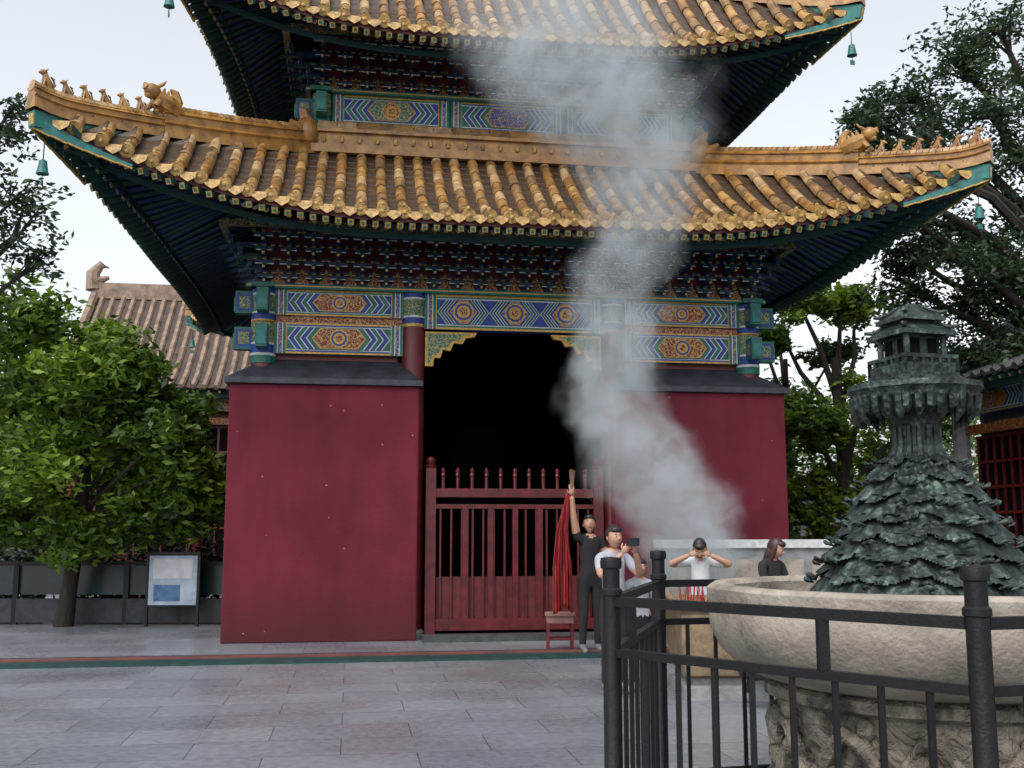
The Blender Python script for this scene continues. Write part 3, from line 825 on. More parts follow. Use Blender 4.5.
cw.bb(-60, 60, 30, 30.4, 0, 3.4, M_GREY); cw.bb(-60, 60, 29.8, 30.6, 3.4, 3.6, M_COP)
cw.bb(-30, -29.6, -20, 30, 0, 3.4, M_GREY); cw.bb(30, 30.4, -20, 30, 0, 3.4, M_GREY)
cw.obj('courtyard_wall')

pp = MB()
pp.bb(1.9, 5.6, -1.55, -1.25, 0, 1.42, M_STONE); pp.bb(1.85, 5.65, -1.6, -1.2, 1.42, 1.54, M_WHITE)
for i in range(5): pp.bb(2.0+i*.72, 2.6+i*.72, -1.565, -1.55, .3, 1.25, M_MARBLE)
pp.obj('marble_parapet')

# ================================================================ trees
def leaf_mesh(name, C, size, mat, parent, flat=.5):
    C = np.asarray(C); N = len(C)
    a = rng.normal(size=(N, 3)); a[:, 2] *= flat; a /= np.linalg.norm(a, axis=1)[:, None]
    b = rng.normal(size=(N, 3)); b -= (b*a).sum(1)[:, None]*a; b /= np.linalg.norm(b, axis=1)[:, None]
    s = size*rng.uniform(.6, 1.3, N)[:, None]
    v = np.stack([C-a*s, C+b*s*.42-a*s*.1, C+a*s, C-b*s*.42-a*s*.1], 1).reshape(-1, 3)
    me = bpy.data.meshes.new(name)
    me.vertices.add(4*N); me.vertices.foreach_set('co', v.ravel())
    me.loops.add(4*N); me.loops.foreach_set('vertex_index', np.arange(4*N))
    me.polygons.add(N); me.polygons.foreach_set('loop_start', np.arange(0, 4*N, 4)); me.polygons.foreach_set('loop_total', np.full(N, 4))
    me.materials.append(mat)
    at = me.attributes.new('lv', 'FLOAT', 'POINT')
    ph = np.sin(C[:, 0]*2.3+1)+np.sin(C[:, 1]*2.9+2)+np.sin(C[:, 2]*3.1)
    lv = np.clip(.5+.13*ph+rng.normal(0, .2, N), 0, 1)
    at.data.foreach_set('value', np.repeat(lv, 4))
    me.update(calc_edges=True); me.validate()
    return mkobj(name, me, parent)

def tree(name, base, top, tr, clumps, per, leaf, mat, subs=11, sig=.24):
    root = empty(name, base)
    B = Vector(base)
    mb = MB(); C = []
    T0 = Vector((0, 0, 0)); T1 = Vector(top)-B
    tp = [T0.lerp(T1, t)+Vector((math.sin(t*5)*.12, math.cos(t*4)*.1-.1, 0))*t for t in (0, .15, .3, .5, .7, .85, 1)]
    mb.tube(tp, [tr*1.35, tr*1.05, tr*.95, tr*.85, tr*.7, tr*.55, tr*.35], M_BARK, n=10)
    for (p, r) in clumps:
        c = Vector(p)-B
        t = min(.95, max(.35, (c.z*.62)/max(T1.z, .1)))
        i = min(5, int(t*6)); s = tp[i].lerp(tp[i+1], t*6-i)
        mid = s.lerp(c, .5)+Vector((random.uniform(-.2, .2), random.uniform(-.2, .2), .25*abs(c.x-s.x)*.3))
        m2 = s.lerp(c, .8)+Vector((random.uniform(-.15, .15), random.uniform(-.15, .15), .05))
        mb.tube([s, mid, m2, c], [tr*.38, tr*.27, tr*.18, tr*.1], M_BARK, n=6)
        for k in range(subs):
            d = Vector((random.gauss(0, 1), random.gauss(0, 1), random.gauss(0, .75))).normalized()
            e = c+d*r*random.uniform(.45, 1.0)
            mb.tube([m2.lerp(c, random.random()), c.lerp(e, .5)+Vector((0, 0, .08)), e], [tr*.09, tr*.06, tr*.02], M_BARK, n=4)
            n = int(per/subs*random.uniform(.5, 1.5))
            pts = rng.normal(0, 1, (n, 3))*np.array([sig, sig, sig*.62])*r + np.array(e)
            C.append(pts)
            n2 = n//4
            tt = rng.uniform(0, 1, (n2, 1)); C.append(np.array(c)*(1-tt)+np.array(e)*tt+rng.normal(0, .07, (n2, 3)))
    mb.obj('trunk_and_limbs', root, 60)
    leaf_mesh('foliage', np.concatenate(C), leaf, mat, root)
    return root
def cl(lst, d, jit=.8):
    return [(W(a, d+random.uniform(-jit, jit), z), r) for a, z, r in lst]

tree('garden_tree', W(-7.9, 18.9), W(-7.4, 18.6, 4.6), .13,
     cl([(-8.3, 5.2, .85), (-7.5, 5.05, .7), (-9.2, 5.0, 1.0), (-8.5, 4.1, .9), (-7.2, 4.1, .85), (-6.5, 4.4, .6), (-6.1, 3.7, .75), (-6.8, 3.1, .8),
         (-5.65, 2.75, .6), (-8.0, 2.9, .9), (-9.1, 3.3, .9), (-5.6, 1.95, .55), (-6.6, 1.9, .65), (-8.6, 2.0, .75), (-5.9, 3.2, .55), (-7.6, 1.6, .6), (-5.45, 2.35, .5), (-9.3, 1.9, .7)], 18.4), 1400, .095, M_LEAF, subs=16)
tree('garden_tree', W(-9.6, 21.5), W(-9.4, 21.5, 4.0), .15,
     cl([(-9.9, 4.6, 1.1), (-8.6, 4.3, 1.0), (-9.3, 3.0, 1.1), (-8.0, 3.0, 1.0), (-10.6, 3.2, 1.1), (-7.3, 2.4, .8), (-7.0, 3.9, .8)], 21.3), 1100, .10, M_LEAFM)
tree('locust_tree', W(-9.0, 14.2), W(-8.6, 14.2, 6.6), .16,
     cl([(-7.0, 7.0, .42), (-6.8, 6.3, .45), (-6.6, 5.9, .45), (-7.2, 7.5, .4), (-7.0, 5.6, .45), (-7.5, 6.8, .5), (-6.6, 5.35, .35)], 14, .3), 200, .06, M_LEAFL, subs=8)
tree('courtyard_tree', W(7.6, 24), W(7.5, 24, 5.6), .22,
     cl([(6.1, 6.4, .6), (6.7, 7.1, .6), (7.6, 7.0, .6), (8.4, 6.8, .7), (6.3, 4.2, .7), (7.2, 4.0, .7), (8.2, 4.7, .7), (7.0, 2.9, .8), (8.3, 3.2, .8), (6.5, 2.2, .8),
         (7.6, 2.1, .8), (9.0, 2.4, .8), (9.1, 4.1, .8), (5.9, 3.2, .6), (6.0, 1.7, .6), (7.0, 1.4, .6)], 24), 1100, .10, M_LEAF)
tree('courtyard_tree', W(6.6, 26), W(6.9, 26, 5.9), .15, cl([(6.0, 7.2, .6), (7.0, 7.6, .7), (6.6, 5.0, .7), (7.8, 5.9, .6)], 26), 600, .10, M_LEAFM)
tree('locust_tree', W(12.0, 20.5), W(11.3, 20.5, 8.6), .34,
     cl([(9.9, 11.9, .9), (9.0, 11.2, .8), (8.3, 10.5, .8), (7.5, 10.2, .6), (9.7, 10.0, .9), (6.9, 9.4, .5), (8.0, 9.3, .8), (9.1, 9.1, .9), (10.3, 9.2, .9), (7.5, 7.9, .7),
         (8.6, 7.5, .9), (9.6, 7.4, .9), (10.5, 7.9, 1.0), (8.0, 6.5, .8), (9.0, 6.1, .9), (10.1, 6.2, 1.0), (7.9, 5.6, .6), (9.3, 5.1, .8), (10.8, 10.8, 1.0), (7.1, 8.5, .5),
         (8.5, 6.9, .8), (9.5, 6.6, .8), (8.2, 7.2, .6), (9.9, 5.4, .8), (6.6, 8.9, .45)], 20.3), 950, .07, M_LEAFL, subs=16)
C = []
for i in range(110):
    x = random.uniform(-34, 40); y = random.uniform(32, 44); h = random.uniform(3, 8)
    C.append(rng.normal(0, 1, (260, 3))*np.array([1.3, 1.2, 1.0]) + np.array([x, y, h]))
leaf_mesh('background_trees', np.concatenate(C), .22, M_LEAFM, None)
C = []
for i in range(60):
    p = W(-14+i*.14, 21+random.uniform(-.3, .3), random.uniform(.2, 1.35)); C.append(rng.normal(0, .24, (240, 3))+np.array(p))
for i in range(30):
    p = W(6.0+i*.2, 22+random.uniform(-.2, .2), random.uniform(.3, 1.3)); C.append(rng.normal(0, .25, (200, 3))+np.array(p))
leaf_mesh('hedge', np.concatenate(C), .07, M_LEAFD, None)

gf = MB()
a0 = -13.0
M_PANEL = mk('dark_teal_panel', (.014, .034, .044), (.006, .014, .019), scale=1.5, rough=.3)
gf.beam(W(a0, 19.4, .24), W(-4.9, 19.4, .24), .12, .42, M_COP)
gf.beam(W(a0, 19.42, .78), W(-4.9, 19.42, .78), .03, .52, M_PANEL)
for i in range(9):
    gf.beam(W(a0+i, 19.38, 0), W(a0+i, 19.38, 1.12), .09, .09, M_IRON)
gf.beam(W(a0, 19.38, 1.08), W(-4.9, 19.38, 1.08), .06, .06, M_IRON)
gf.obj('garden_barrier')
nb_ = empty('pale_patch_board', W(-6.0, 18.9), -YAW)  # made-up board, added as the bright patch left by blurred visitors
m = MB()
m.box((0, 0, .80), (.86, .05, .86), mk('pale_blue_board', (.42, .50, .60), (.22, .30, .40), scale=4, rough=.5))
m.box((0, -.03, 1.0), (.70, .012, .34), M_SHIRT); m.box((-.1, -.03, .58), (.46, .012, .28), mk('blue_inset', (.08, .18, .36), (.04, .10, .22), scale=9))
for sx in (-1, 1): m.box((sx*.45, 0, .65), (.05, .06, 1.30), M_IRON)
m.box((0, 0, 1.27), (.95, .09, .05), M_IRON)
m.obj('board_and_posts', nb_)

# ================================================================ basin, bronze mountain, railing
BC = W(2.2, 5.7)
rot0 = -YAW
basin = empty('marble_basin', BC, rot0)
mb = MB()
prof = [(1.0, 1.30), (1.0, 1.37), (1.03, 1.395), (1.10, 1.395), (1.125, 1.375), (1.125, 1.31), (1.11, 1.285), (1.12, 1.25), (1.11, 1.16), (1.06, 1.06), (.97, .97), (.86, .92), (.80, .90)]
mb.lathe(prof, M_MARBLE, n=192, lobes=12, lamp=.022)
mb.lathe([(1.0, 1.30), (.0001, 1.28)], M_DARK, n=48)
mb.obj('bowl', basin, 35)
mb = MB()
mb.lathe([(.80, .90), (.84, .88), (.84, .83), (.78, .80), (.76, .60), (.80, .42), (.86, .36), (.90, .30), (.90, .22), (1.0, .18), (1.02, .02), (1.02, 0)], M_CARVED, n=96, lobes=12, lamp=.02)
for k in range(70):
    t = random.uniform(0, 6.283); z = random.uniform(.44, .78); r = .775
    s_ = random.uniform(.035, .07)
    mb.ell((math.cos(t)*r, math.sin(t)*r, z), (s_, s_, s_*random.uniform(.7, 1.2)), M_CARVED, n=7, k=5)
for k in range(36):
    t = 2*math.pi*k/36
    mb.ell((math.cos(t)*.90, math.sin(t)*.90, .27), (.07, .07, .06), M_CARVED, n=8, k=6)
for k in range(6):
    t0 = 2*math.pi*k/6
    P = [(math.cos(t0+j*.1)*(.80), math.sin(t0+j*.1)*(.80), .60+.12*math.sin(j*1.1)) for j in range(10)]
    mb.tube(P, [.02, .03, .04, .045, .045, .04, .045, .04, .05, .03], M_CARVED, n=7)
mb.obj('carved_pedestal', basin, 50)

br = empty('bronze_mountain_sculpture', BC, rot0)
NT, NZ = 220, 150
z0, z1 = 1.28, 2.10
tiers = 8
vs = []; fs = []
def RR(u): return .60*(1-u)**.80*.70 + .15 + .04*(1-u)
for i in range(NZ+1):
    u = i/NZ
    for k in range(NT):
        t = 2*math.pi*k/NT
        ti0 = int(min(tiers-1, u*tiers))
        nl = 9 + (ti0 % 2)*2
        wv = .34*abs(math.sin(t*nl/2+ti0*1.3))+.12*math.sin(t*5+ti0*2)
        uu = u*tiers + wv
        fr = uu-math.floor(uu)
        lip = (1-fr)**1.6
        r = RR(u) + .075*lip - .03 + .012*math.sin(t*nl*3+ti0) * lip + .006*math.sin(t*31+u*40)
        vs.append((r*math.cos(t), r*math.sin(t), z0+(z1-z0)*u - .045*lip))
for i in range(NZ):
    for k in range(NT):
        k2 = (k+1) % NT; fs.append((i*NT+k, i*NT+k2, (i+1)*NT+k2, (i+1)*NT+k))
m = MB(); m.add(vs, fs, M_BRONZE)
for k in range(220):
    t = random.uniform(0, 2*math.pi); ti = random.randrange(tiers); u = (ti+random.uniform(.0, .35))/tiers
    r = RR(u)+.036; z = z0+(z1-z0)*u; s_ = random.uniform(.35, .75)*(1-.4*u)
    p = Vector((r*math.cos(t), r*math.sin(t), z)); o_ = Vector((math.cos(t), math.sin(t), 0)); tn = Vector((-math.sin(t), math.cos(t), 0))
    m.tube([p-tn*.055*s_-o_*.02, p-tn*.02*s_+o_*.012+Vector((0, 0, .012)), p+tn*.02*s_+o_*.018+Vector((0, 0, .02)), p+tn*.05*s_-o_*.01+Vector((0, 0, .010))], [.012*s_, .026*s_, .024*s_, .008*s_], M_BRONZE, n=6)
m.obj('rock_tiers', br, 60)
m = MB()
m.lathe([(.19, 2.06), (.15, 2.12), (.125, 2.18), (.12, 2.26), (.14, 2.32), (.20, 2.36), (.29, 2.39), (.36, 2.42), (.37, 2.46), (.385, 2.47), (.38, 2.50), (.33, 2.505), (.20, 2.50)], M_BRONZE, n=72, lobes=16, lamp=.03)
for k in range(34):
    t = 2*math.pi*k/34+random.uniform(-.04, .04)
    o_ = Vector((math.cos(t), math.sin(t), 0)); L = random.uniform(.07, .15)
    m.tube([o_*.350+Vector((0, 0, 2.44)), o_*.345+Vector((0, 0, 2.42-L*.6)), o_*.31+Vector((0, 0, 2.42-L))], [.036, .030, .008], M_BRONZE, n=6)
for k in range(14):
    t = 2*math.pi*k/14
    o_ = Vector((math.cos(t), math.sin(t), 0))
    m.tube([o_*.16+Vector((0, 0, 2.08)), o_*.125+Vector((0, 0, 2.17)), o_*.13+Vector((0, 0, 2.28))], [.03, .022, .015], M_BRONZE, n=6)
def sq(prof, mat, n=4, ro=45):
    m.lathe([(r*1.414 if n == 4 else r, z) for r, z in prof], mat, n=n, rot=rad(ro))
sq([(.21, 2.50), (.21, 2.53), (.19, 2.54), (.19, 2.56)], M_BRONZE, ro=60)
for k in range(4):
    for j in range(7):
        v = Matrix.Rotation(rad(90*k+15), 3, 'Z') @ Vector((-.18+.06*j, -.18, 0))
        m.box((v.x, v.y, 2.60), (.018, .018, .09), M_BRONZE, rz=rad(15))
    v = Matrix.Rotation(rad(90*k+15), 3, 'Z') @ Vector((0, -.18, 0))
    m.box((v.x, v.y, 2.645), (.375, .02, .02), M_BRONZE, rz=rad(90*k+15))
    m.box((v.x, v.y, 2.585), (.375, .012, .05), M_BRONZE, rz=rad(90*k+15))
    v = Matrix.Rotation(rad(90*k+15), 3, 'Z') @ Vector((.13, -.13, 0))
    m.tube([(v.x, v.y, 2.55), (v.x, v.y, 2.78)], [.02, .02], M_BRONZE, n=8)
    for sx in (-.06, .06):
        v = Matrix.Rotation(rad(90*k+15), 3, 'Z') @ Vector((sx, -.118, 0))
        m.box((v.x, v.y, 2.70), (.06, .01, .10), M_DARK, rz=rad(90*k+15))
sq([(.115, 2.55), (.115, 2.78)], M_BRONZE, ro=60)
def curvroof(z, rb, rt, h, n=9):
    pr = [(rb+.004, z-.015), (rb, z+.008)]
    for i in range(1, n):
        u = i/n; pr.append((rb+(rt-rb)*(1-(1-u)**1.5), z+.008+h*u))
    sq(pr, M_BRONZE, ro=60)
    for k in range(4):
        d = Matrix.Rotation(rad(90*k+15), 3, 'Z') @ Vector((1, -1, 0))
        m.tube([d*rb*1.06+Vector((0, 0, z+.035)), d*(rb*.85)+Vector((0, 0, z+.03)), d*(rb+(rt-rb)*.6)+Vector((0, 0, z+.02+h*.35)), d*rt+Vector((0, 0, z+h))], [.010, .014, .012, .012], M_BRONZE, n=6)
curvroof(2.78, .185, .11, .06)
sq([(.10, 2.83), (.10, 2.865)], M_BRONZE, ro=60)
curvroof(2.865, .145, .05, .075)
sq([(.05, 2.93), (.05, 2.95), (.0001, 2.955)], M_BRONZE, ro=60)
o = m.obj('plate_and_shrine', br, 45)
o.scale = (.89, .89, 1); o.location = (0, 0, -.04)

rl = empty('iron_railing', BC, rot0)
m = MB()
V = [Vector((1.77*math.cos(rad(194.7+60*k)), 1.77*math.sin(rad(194.7+60*k)), 0)) for k in range(6)]
for k in range(6):
    a, b = V[k], V[(k+1) % 6]
    m.lathe([(.060, 0), (.060, .06), (.044, .08), (.044, 1.36), (.053, 1.365), (.053, 1.39), (.042, 1.40), (.042, 1.49), (.052, 1.495), (.054, 1.525), (.050, 1.545), (.0001, 1.55)], M_IRON, n=20, c=a)
    d = (b-a).normalized()
    for z, h, w_ in ((1.335, .045, .045), (1.09, .040, .04), (.14, .04, .035)):
        m.beam(a+d*.04+Vector((0, 0, z)), b-d*.04+Vector((0, 0, z)), w_, h, M_IRON)
    n = 9
    for i in range(1, n):
        p = a.lerp(b, i/n)
        m.beam(p+Vector((0, 0, .155)), p+Vector((0, 0, 1.075)), .024, .024, M_IRON)
    p = a.lerp(b, .64); m.beam(p+Vector((0, 0, 1.11)), p+Vector((0, 0, 1.315)), .045, .045, M_IRON)
m.obj('posts_and_rails', rl, 40)

# ================================================================ incense burner + stool
ib = empty('incense_burner', W(2.25, 11.3), -YAW)
m = MB()
m.lathe([(.60, .20), (.72, .24), (.78, .50), (.78, .84), (.86, .90), (.86, .96), (.76, .97), (.74, .88), (.02, .86)], M_TAN, n=4, rot=rad(45))
m.lathe([(.74, 0), (.74, .12), (.60, .14), (.60, .20)], M_STONE, n=4, rot=rad(45))
for sx in (-1, 1):
    m.tube([(sx*.56, -.2, .93), (sx*.68, -.2, 1.08), (sx*.68, .2, 1.08), (sx*.56, .2, .93)], [.03, .035, .035, .03], M_TAN, n=8)
for i in range(90):
    x, y = random.uniform(-.45, .45), random.uniform(-.45, .45)
    m.tube([(x, y, .86), (x+random.uniform(-.03, .03), y, random.uniform(.98, 1.12))], [.005, .004], M_REDCLOTH, n=4)
m.obj('burner_body', ib, 40)
ot = empty('wooden_stool', W(.68, 15.25), -YAW)
m = MB()
m.box((0, 0, .50), (.42, .32, .04), mk('pink_cloth', (.30, .15, .14), rough=.8)); m.box((0, 0, .43), (.38, .28, .10), m.mats[0])
for sx in (-1, 1):
    for sy in (-1, 1): m.box((sx*.17, sy*.12, .19), (.04, .04, .38), M_COL)
m.box((0, 0, .16), (.32, .22, .03), M_COL)
m.obj('stool_parts', ot, 40)

# ================================================================ people
def person(name, loc, heading, height=1.7, pose=None, top=M_SHIRT, legs=M_JEANS, hair=M_HAIR, longhair=False, sleeve=.6, head_tilt=(0, 0), female=False):
    root = empty(name, loc, heading)
    s = height/1.7
    J = dict(pelvis=(0, 0, .94), spine=(0, .01, 1.10), chest=(0, 0, 1.27), nb=(0, -.01, 1.42), neck=(0, .0, 1.50),
             shL=(-.17, 0, 1.385), elL=(-.23, -.02, 1.11), wrL=(-.23, .06, .87), shR=(.17, 0, 1.385), elR=(.23, -.02, 1.11), wrR=(.23, .06, .87),
             hpL=(-.09, 0, .88), knL=(-.10, .02, .48), anL=(-.105, -.01, .08), toL=(-.12, .15, .035),
             hpR=(.09, 0, .88), knR=(.10, .02, .48), anR=(.105, -.01, .08), toR=(.12, .15, .035))
    if pose: J.update(pose)
    names = list(J); idx = {n: i for i, n in enumerate(names)}
    w_ = .9 if female else 1.0
    Rr = dict(pelvis=(.15, .11), spine=(.125*w_, .095), chest=(.15*w_, .105), nb=(.085, .07), neck=(.052, .052), shL=(.068*w_,)*2, shR=(.068*w_,)*2, elL=(.044, .044), elR=(.044, .044), wrL=(.029, .027), wrR=(.029, .027),
              hpL=(.093, .095), hpR=(.093, .095), knL=(.06, .062), knR=(.06, .062), anL=(.04, .045), anR=(.04, .045), toL=(.036, .028), toR=(.036, .028))
    E = [('pelvis', 'spine'), ('spine', 'chest'), ('chest', 'nb'), ('nb', 'neck'), ('nb', 'shL'), ('shL', 'elL'), ('elL', 'wrL'), ('nb', 'shR'), ('shR', 'elR'), ('elR', 'wrR'),
         ('pelvis', 'hpL'), ('hpL', 'knL'), ('knL', 'anL'), ('anL', 'toL'), ('pelvis', 'hpR'), ('hpR', 'knR'), ('knR', 'anR'), ('anR', 'toR')]
    me = bpy.data.meshes.new('tmp'); me.from_pydata([Vector(J[n])*s for n in names], [(idx[a], idx[b]) for a, b in E], [])
    o = bpy.data.objects.new('tmp', me); scene.collection.objects.link(o)
    sk = o.modifiers.new('skin', 'SKIN'); sk.use_smooth_shade = True
    for n in names:
        d = me.skin_vertices[0].data[idx[n]]; d.radius = (Rr[n][0]*s, Rr[n][1]*s); d.use_root = (n == 'pelvis')
    sb = o.modifiers.new('sub', 'SUBSURF'); sb.levels = 2; sb.render_levels = 2
    dg = bpy.context.evaluated_depsgraph_get(); dg.update()
    bm = bpy.data.meshes.new_from_object(o.evaluated_get(dg)); bpy.data.objects.remove(o)
    bm.materials.clear()
    for mt in (top, legs, M_SKIN, M_SHOE): bm.materials.append(mt)
    segs = [(Vector(J[a])*s, Vector(J[b])*s, a, b) for a, b in E]
    mi = []
    for p in bm.polygons:
        best = None
        for A, B, a, b in segs:
            ab = B-A; t = max(0, min(1, (p.center-A).dot(ab)/ab.dot(ab))); dd = (A+ab*t-p.center).length
            if best is None or dd < best[0]: best = (dd, a, b, t)
        _, a, b, t = best
        if b in ('elL', 'elR'): k = 0 if t < sleeve else 2
        elif b in ('wrL', 'wrR'): k = 2
        elif b == 'neck': k = 2 if t > .25 else 0
        elif b in ('hpL', 'hpR'): k = 1
        elif a == 'pelvis': k = 1 if t < .3 else 0
        elif b in ('knL', 'knR'): k = 1
        elif b in ('anL', 'anR'): k = 1 if t < .9 else 3
        elif b in ('toL', 'toR'): k = 3
        else: k = 0
        mi.append(k)
    bm.polygons.foreach_set('material_index', mi); bm.polygons.foreach_set('use_smooth', [True]*len(mi))
    bm.name = 'body'; mkobj('body', bm, root)
    hm = MB()
    def jaw(v):
        f = 1.0 if v.z > -.02 else 1.0-.32*min(1, (-.02-v.z)/.095)
        return Vector((v.x*f, v.y*(f*.5+.5)+(.012 if v.z < -.02 else 0), v.z))
    hm.ell((0, .01, 0), (.076, .094, .118), M_SKIN, n=20, k=14, warp=jaw)
    hm.ell((0, .108, -.012), (.013, .020, .022), M_SKIN, n=8, k=6)
    hm.ell((0, .095, -.06), (.026, .012, .008), M_LIP, n=8, k=5)
    for sx in (-1, 1):
        hm.ell((sx*.032, .090, .012), (.015, .010, .007), M_WHITE, n=8, k=5)
        hm.ell((sx*.032, .098, .012), (.006, .005, .006), M_HAIR, n=6, k=4)
        hm.ell((sx*.032, .094, .034), (.018, .006, .004), M_HAIR, n=6, k=4)
        hm.ell((sx*.077, .0, -.008), (.010, .018, .028), M_SKIN, n=8, k=6)
    hm.ell((0, -.006, .020), (.085, .104, .118), hair, n=24, k=16, keep=lambda c: not (c.y > .035 and c.z < .045) and not (c.z < -.045))
    hm.ell((0, .055, .078), (.068, .052, .042), hair, n=12, k=8)
    if longhair:
        hm.ell((0, -.045, -.10), (.082, .055, .20), hair, n=14, k=10)
        for sx in (-1, 1): hm.ell((sx*.072, .01, -.07), (.022, .045, .15), hair, n=8, k=8)
    ho = hm.obj('head', root, 60)
    nk = Vector(J['neck'])*s
    Rm = Matrix.Rotation(head_tilt[1], 3, 'Z') @ Matrix.Rotation(head_tilt[0], 3, 'X')
    ho.location = nk + Rm @ Vector((0, .02, .105))*s; ho.rotation_euler = Rm.to_euler(); ho.scale = (s*.98,)*3
    for sd_, sx in (('L', -1), ('R', 1)):
        wv = Vector(J['wr'+sd_])*s; el = Vector(J['el'+sd_])*s; d = (wv-el).normalized()
        a = d.cross(Vector((sx*.3, 1, .2))).normalized(); b = d.cross(a)
        hd = MB()
        Mx = Matrix((a, b, d)).transposed()
        hd.ell(wv+d*.045*s, (.036*s, .017*s, .05*s), M_SKIN, n=10, k=8, M=Mx)
        for i, L in enumerate((.068, .078, .074, .058)):
            p0 = wv+d*.078*s+a*(-.026+.0175*i)*s
            p1 = p0+(d*.55+b*.15)*L*s; p2 = p1+(d*.25+b*.42)*L*s
            hd.tube([p0, p1, p2], [.009*s, .0085*s, .006*s], M_SKIN, n=6)
        p0 = wv+d*.03*s-a*.03*s; p1 = p0+(d*.6-a*.7)*.035*s; p2 = p1+(d*.8-a*.2+b*.2)*.03*s
        hd.tube([p0, p1, p2], [.012*s, .010*s, .007*s], M_SKIN, n=6)
        hd.obj('hand_'+sd_, root, 60)
    return root

toward = math.pi - YAW
hp_h = 1.86; ks = hp_h/1.7
pr_ = person('man_with_red_cloth', W(1.08, 14.8), toward+.35, hp_h,
       dict(shR=(.17, .0, 1.43), elR=(.24, .05, 1.71), wrR=(.27, .08, 1.97), elL=(-.22, .06, 1.12), wrL=(-.12, .24, 1.20)), top=M_BLACKC, legs=M_BLACKC, head_tilt=(.25, -.3), sleeve=.3)
def pos_of(root, v): return Matrix.Rotation(root.rotation_euler[2], 3, 'Z') @ Vector(v) + Vector(root.location)
hp = pos_of(pr_, (.278*ks, .09*ks, 2.04*ks))
c = MB(); NU, NV = 22, 24; vs = []; fs = []
inv = (Matrix.Translation(pr_.location) @ Matrix.Rotation(pr_.rotation_euler[2], 4, 'Z')).inverted()
for j in range(NV+1):
    v = j/NV; zz = hp.z-.02 - v*1.62; wd = .02+.11*min(1, v*1.6)**.9
    for i in range(NU+1):
        u = i/NU-.5
        # hangs from the fist, on the far side of the raised arm
        p = hp + Vector((FY, -FX, 0))*(u*2*wd - .10*min(1, v*3) - .04) - Vector((FX, FY, 0))*(.035*math.sin(i*1.9+v*2+math.sin(v*5))*min(1, v*3)-.03)
        vs.append(inv @ Vector((p.x, p.y, zz+.05*math.sin(u*6+1)*v)))
for j in range(NV):
    for i in range(NU):
        a = j*(NU+1)+i; fs.append((a, a+1, a+NU+2, a+NU+1))
c.add(vs, fs, M_REDCLOTH)
o = c.obj('red_cloth', pr_, 80)
sd2 = o.modifiers.new('thick', 'SOLIDIFY'); sd2.thickness = .012
c = MB()
hl = inv @ hp
for q_ in range(5): c.tube([hl-Vector((0, 0, .08)), hl+Vector((-.04+.02*q_, .02, .27+.01*(q_ % 2)))], [.006, .0045], M_TAN, n=5)
c.obj('incense_sticks', pr_)
pm = person('man_with_phone', W(1.06, 11.2), toward+.5, 1.70,
       dict(elL=(-.24, .16, 1.20), wrL=(-.08, .30, 1.45), elR=(.25, .16, 1.20), wrR=(.08, .30, 1.45)), top=M_GSHIRT, legs=M_BLACKC)
m = MB(); m.box((0, .37, 1.56), (.16, .012, .08), M_PHONE); m.obj('phone', pm)
person('child', W(1.36, 11.4), toward+.3, 1.36, top=M_GSHIRT, legs=M_BLACKC)
person('woman_praying', W(2.16, 12.2), toward-.2, 1.62,
       dict(spine=(0, .02, 1.10), chest=(0, .05, 1.26), nb=(0, .08, 1.41), neck=(0, .11, 1.48), shL=(-.16, .06, 1.38), shR=(.16, .06, 1.38),
            elL=(-.36, .16, 1.36), wrL=(-.12, .24, 1.47), elR=(.36, .16, 1.36), wrR=(.12, .24, 1.47)), top=M_SHIRT, legs=M_BLACKC, head_tilt=(-.7, 0), female=True)
person('woman', W(2.92, 12.0), toward+.6, 1.58, dict(elL=(-.2, .10, 1.12), wrL=(-.05, .26, 1.2), elR=(.2, .10, 1.12), wrR=(.05, .26, 1.2)), top=M_BLACKC, legs=M_BLACKC, hair=M_BHAIR, longhair=True, head_tilt=(-.4, .4), female=True)
person('crouching_visitor', W(2.33, 10.25), toward+2.6, 1.62,
       dict(pelvis=(0, -.12, .40), spine=(0, -.06, .56), chest=(0, .04, .72), nb=(0, .10, .86), neck=(0, .14, .93), shL=(-.16, .09, .83), shR=(.16, .09, .83),
            elL=(-.22, .26, .64), wrL=(-.10, .44, .60), elR=(.22, .26, .64), wrR=(.10, .44, .60),
            hpL=(-.09, -.08, .38), knL=(-.13, .32, .48), anL=(-.12, .06, .08), toL=(-.13, .22, .035), hpR=(.09, -.08, .38), knR=(.13, .32, .48), anR=(.12, .06, .08), toR=(.13, .22, .035)),
       top=M_BLACKC, legs=M_BLACKC, head_tilt=(-.3, 0), female=True)

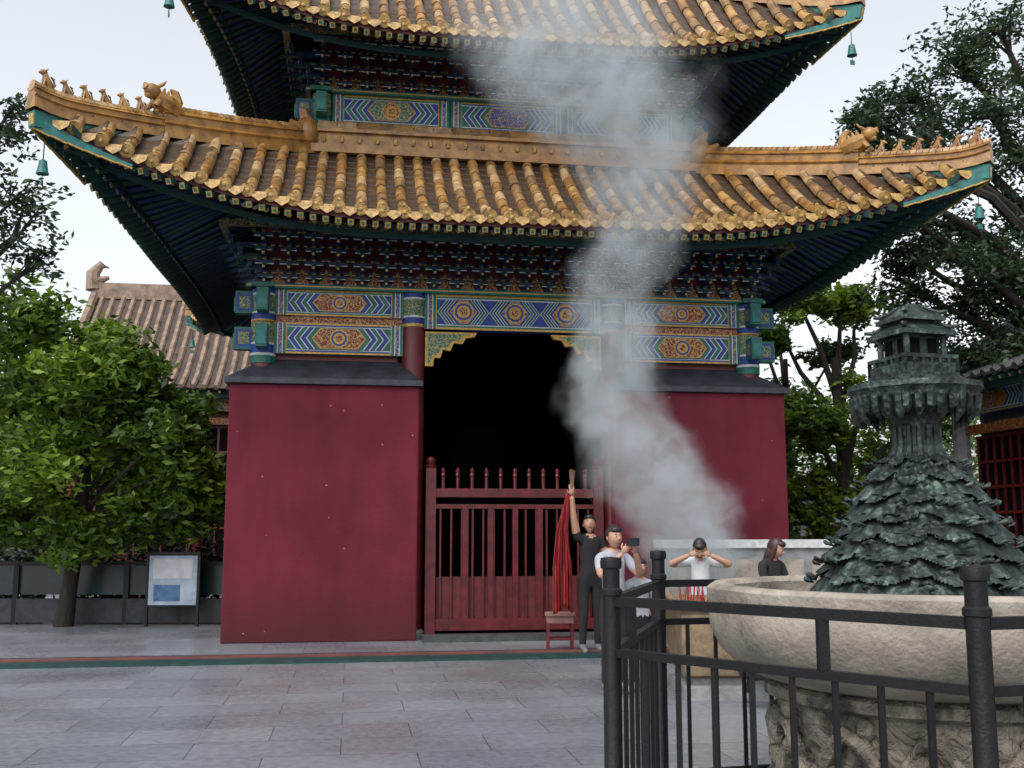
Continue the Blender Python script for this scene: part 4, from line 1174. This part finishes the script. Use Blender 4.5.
# ================================================================ smoke
def smoke():
    P = [(1.0, 2.20, .55), (1.62, 2.12, .85), (2.1, 1.90, .92), (2.62, 1.60, .86), (3.47, 1.18, .80), (4.45, 1.28, .74), (5.45, 1.58, .80), (6.35, 1.60, 1.05), (7.13, 1.15, 1.5), (7.93, .70, 1.8), (8.8, .3, 1.95)]
    za, zb = P[0][0], P[-1][0]
    m = MB()
    m.tube([(a, 0, z) for z, a, r in P], [r*1.3+.12 for z, a, r in P], M_WHITE, n=14)
    o = m.obj('incense_smoke', None, None, W(0, 12.9), -YAW)
    mt = bpy.data.materials.new('smoke_volume'); mt.use_nodes = True; nt = mt.node_tree; nt.nodes.clear(); L = nt.links
    try: mt.cycles.volume_step_rate = 3
    except Exception: pass
    N = nt.nodes.new
    out = N('ShaderNodeOutputMaterial'); pv = N('ShaderNodeVolumePrincipled')
    L.new(pv.outputs[0], out.inputs['Volume'])
    tc = N('ShaderNodeTexCoord')
    nz = N('ShaderNodeTexNoise'); nz.inputs['Scale'].default_value = 1.15; nz.inputs['Detail'].default_value = 3
    L.new(tc.outputs['Object'], nz.inputs['Vector'])
    sub = N('ShaderNodeVectorMath'); sub.operation = 'SUBTRACT'; sub.inputs[1].default_value = (.5, .5, .5); L.new(nz.outputs['Color'], sub.inputs[0])
    sc = N('ShaderNodeVectorMath'); sc.operation = 'SCALE'; sc.inputs['Scale'].default_value = 1.25; L.new(sub.outputs[0], sc.inputs[0])
    ad = N('ShaderNodeVectorMath'); L.new(tc.outputs['Object'], ad.inputs[0]); L.new(sc.outputs[0], ad.inputs[1])
    sp = N('ShaderNodeSeparateXYZ'); L.new(ad.outputs[0], sp.inputs[0])
    sp0 = N('ShaderNodeSeparateXYZ'); L.new(tc.outputs['Object'], sp0.inputs[0])
    def mr(src, a, b, c_, d_, smooth=False):
        n = N('ShaderNodeMapRange'); n.clamp = True
        if smooth: n.interpolation_type = 'SMOOTHSTEP'
        for kk, v in zip(('From Min', 'From Max', 'To Min', 'To Max'), (a, b, c_, d_)): n.inputs[kk].default_value = v
        L.new(src, n.inputs['Value']); return n.outputs['Result']
    zn = mr(sp0.outputs['Z'], za, zb, 0, 1)
    def fc(vals):
        n = N('ShaderNodeFloatCurve'); cu = n.mapping.curves[0]
        xs = [((z-za)/(zb-za)) for z, _, _ in P]
        cu.points[0].location = (0, vals[0]); cu.points[1].location = (1, vals[-1])
        for x, v in list(zip(xs, vals))[1:-1]: cu.points.new(x, v)
        n.mapping.update(); L.new(zn, n.inputs['Value']); return n.outputs[0]
    def ma(op, a, b):
        n = N('ShaderNodeMath'); n.operation = op
        for i, v in enumerate((a, b)):
            if isinstance(v, (int, float)): n.inputs[i].default_value = v
            elif v is not None: L.new(v, n.inputs[i])
        return n.outputs[0]
    xc = ma('MULTIPLY', fc([p[1]/3 for p in P]), 3.0); rr = ma('MULTIPLY', fc([p[2]/2 for p in P]), 2.0)
    dx = ma('SUBTRACT', sp.outputs['X'], xc); dx2 = ma('MULTIPLY', dx, dx); dy2 = ma('MULTIPLY', sp.outputs['Y'], sp.outputs['Y'])
    dist = ma('DIVIDE', ma('SQRT', ma('ADD', dx2, dy2), None), rr)
    fall = mr(dist, 1.0, .15, 0, 1, True)
    n2 = N('ShaderNodeTexNoise'); n2.inputs['Scale'].default_value = 2.6; n2.inputs['Detail'].default_value = 6; n2.inputs['Roughness'].default_value = .6
    L.new(ad.outputs[0], n2.inputs['Vector'])
    nn = mr(n2.outputs['Fac'], .41, .63, .06, 1)
    fz = fc([.5, 1, 1, 1, .85, .62, .58, .52, .42, .22, .06])
    dn = ma('MULTIPLY', ma('MULTIPLY', fall, nn), ma('MULTIPLY', fz, 8.0))
    L.new(dn, pv.inputs['Density'])
    pv.inputs['Color'].default_value = (.84, .93, .99, 1); pv.inputs['Anisotropy'].default_value = .0
    o.data.materials.clear(); o.data.materials.append(mt)
smoke()
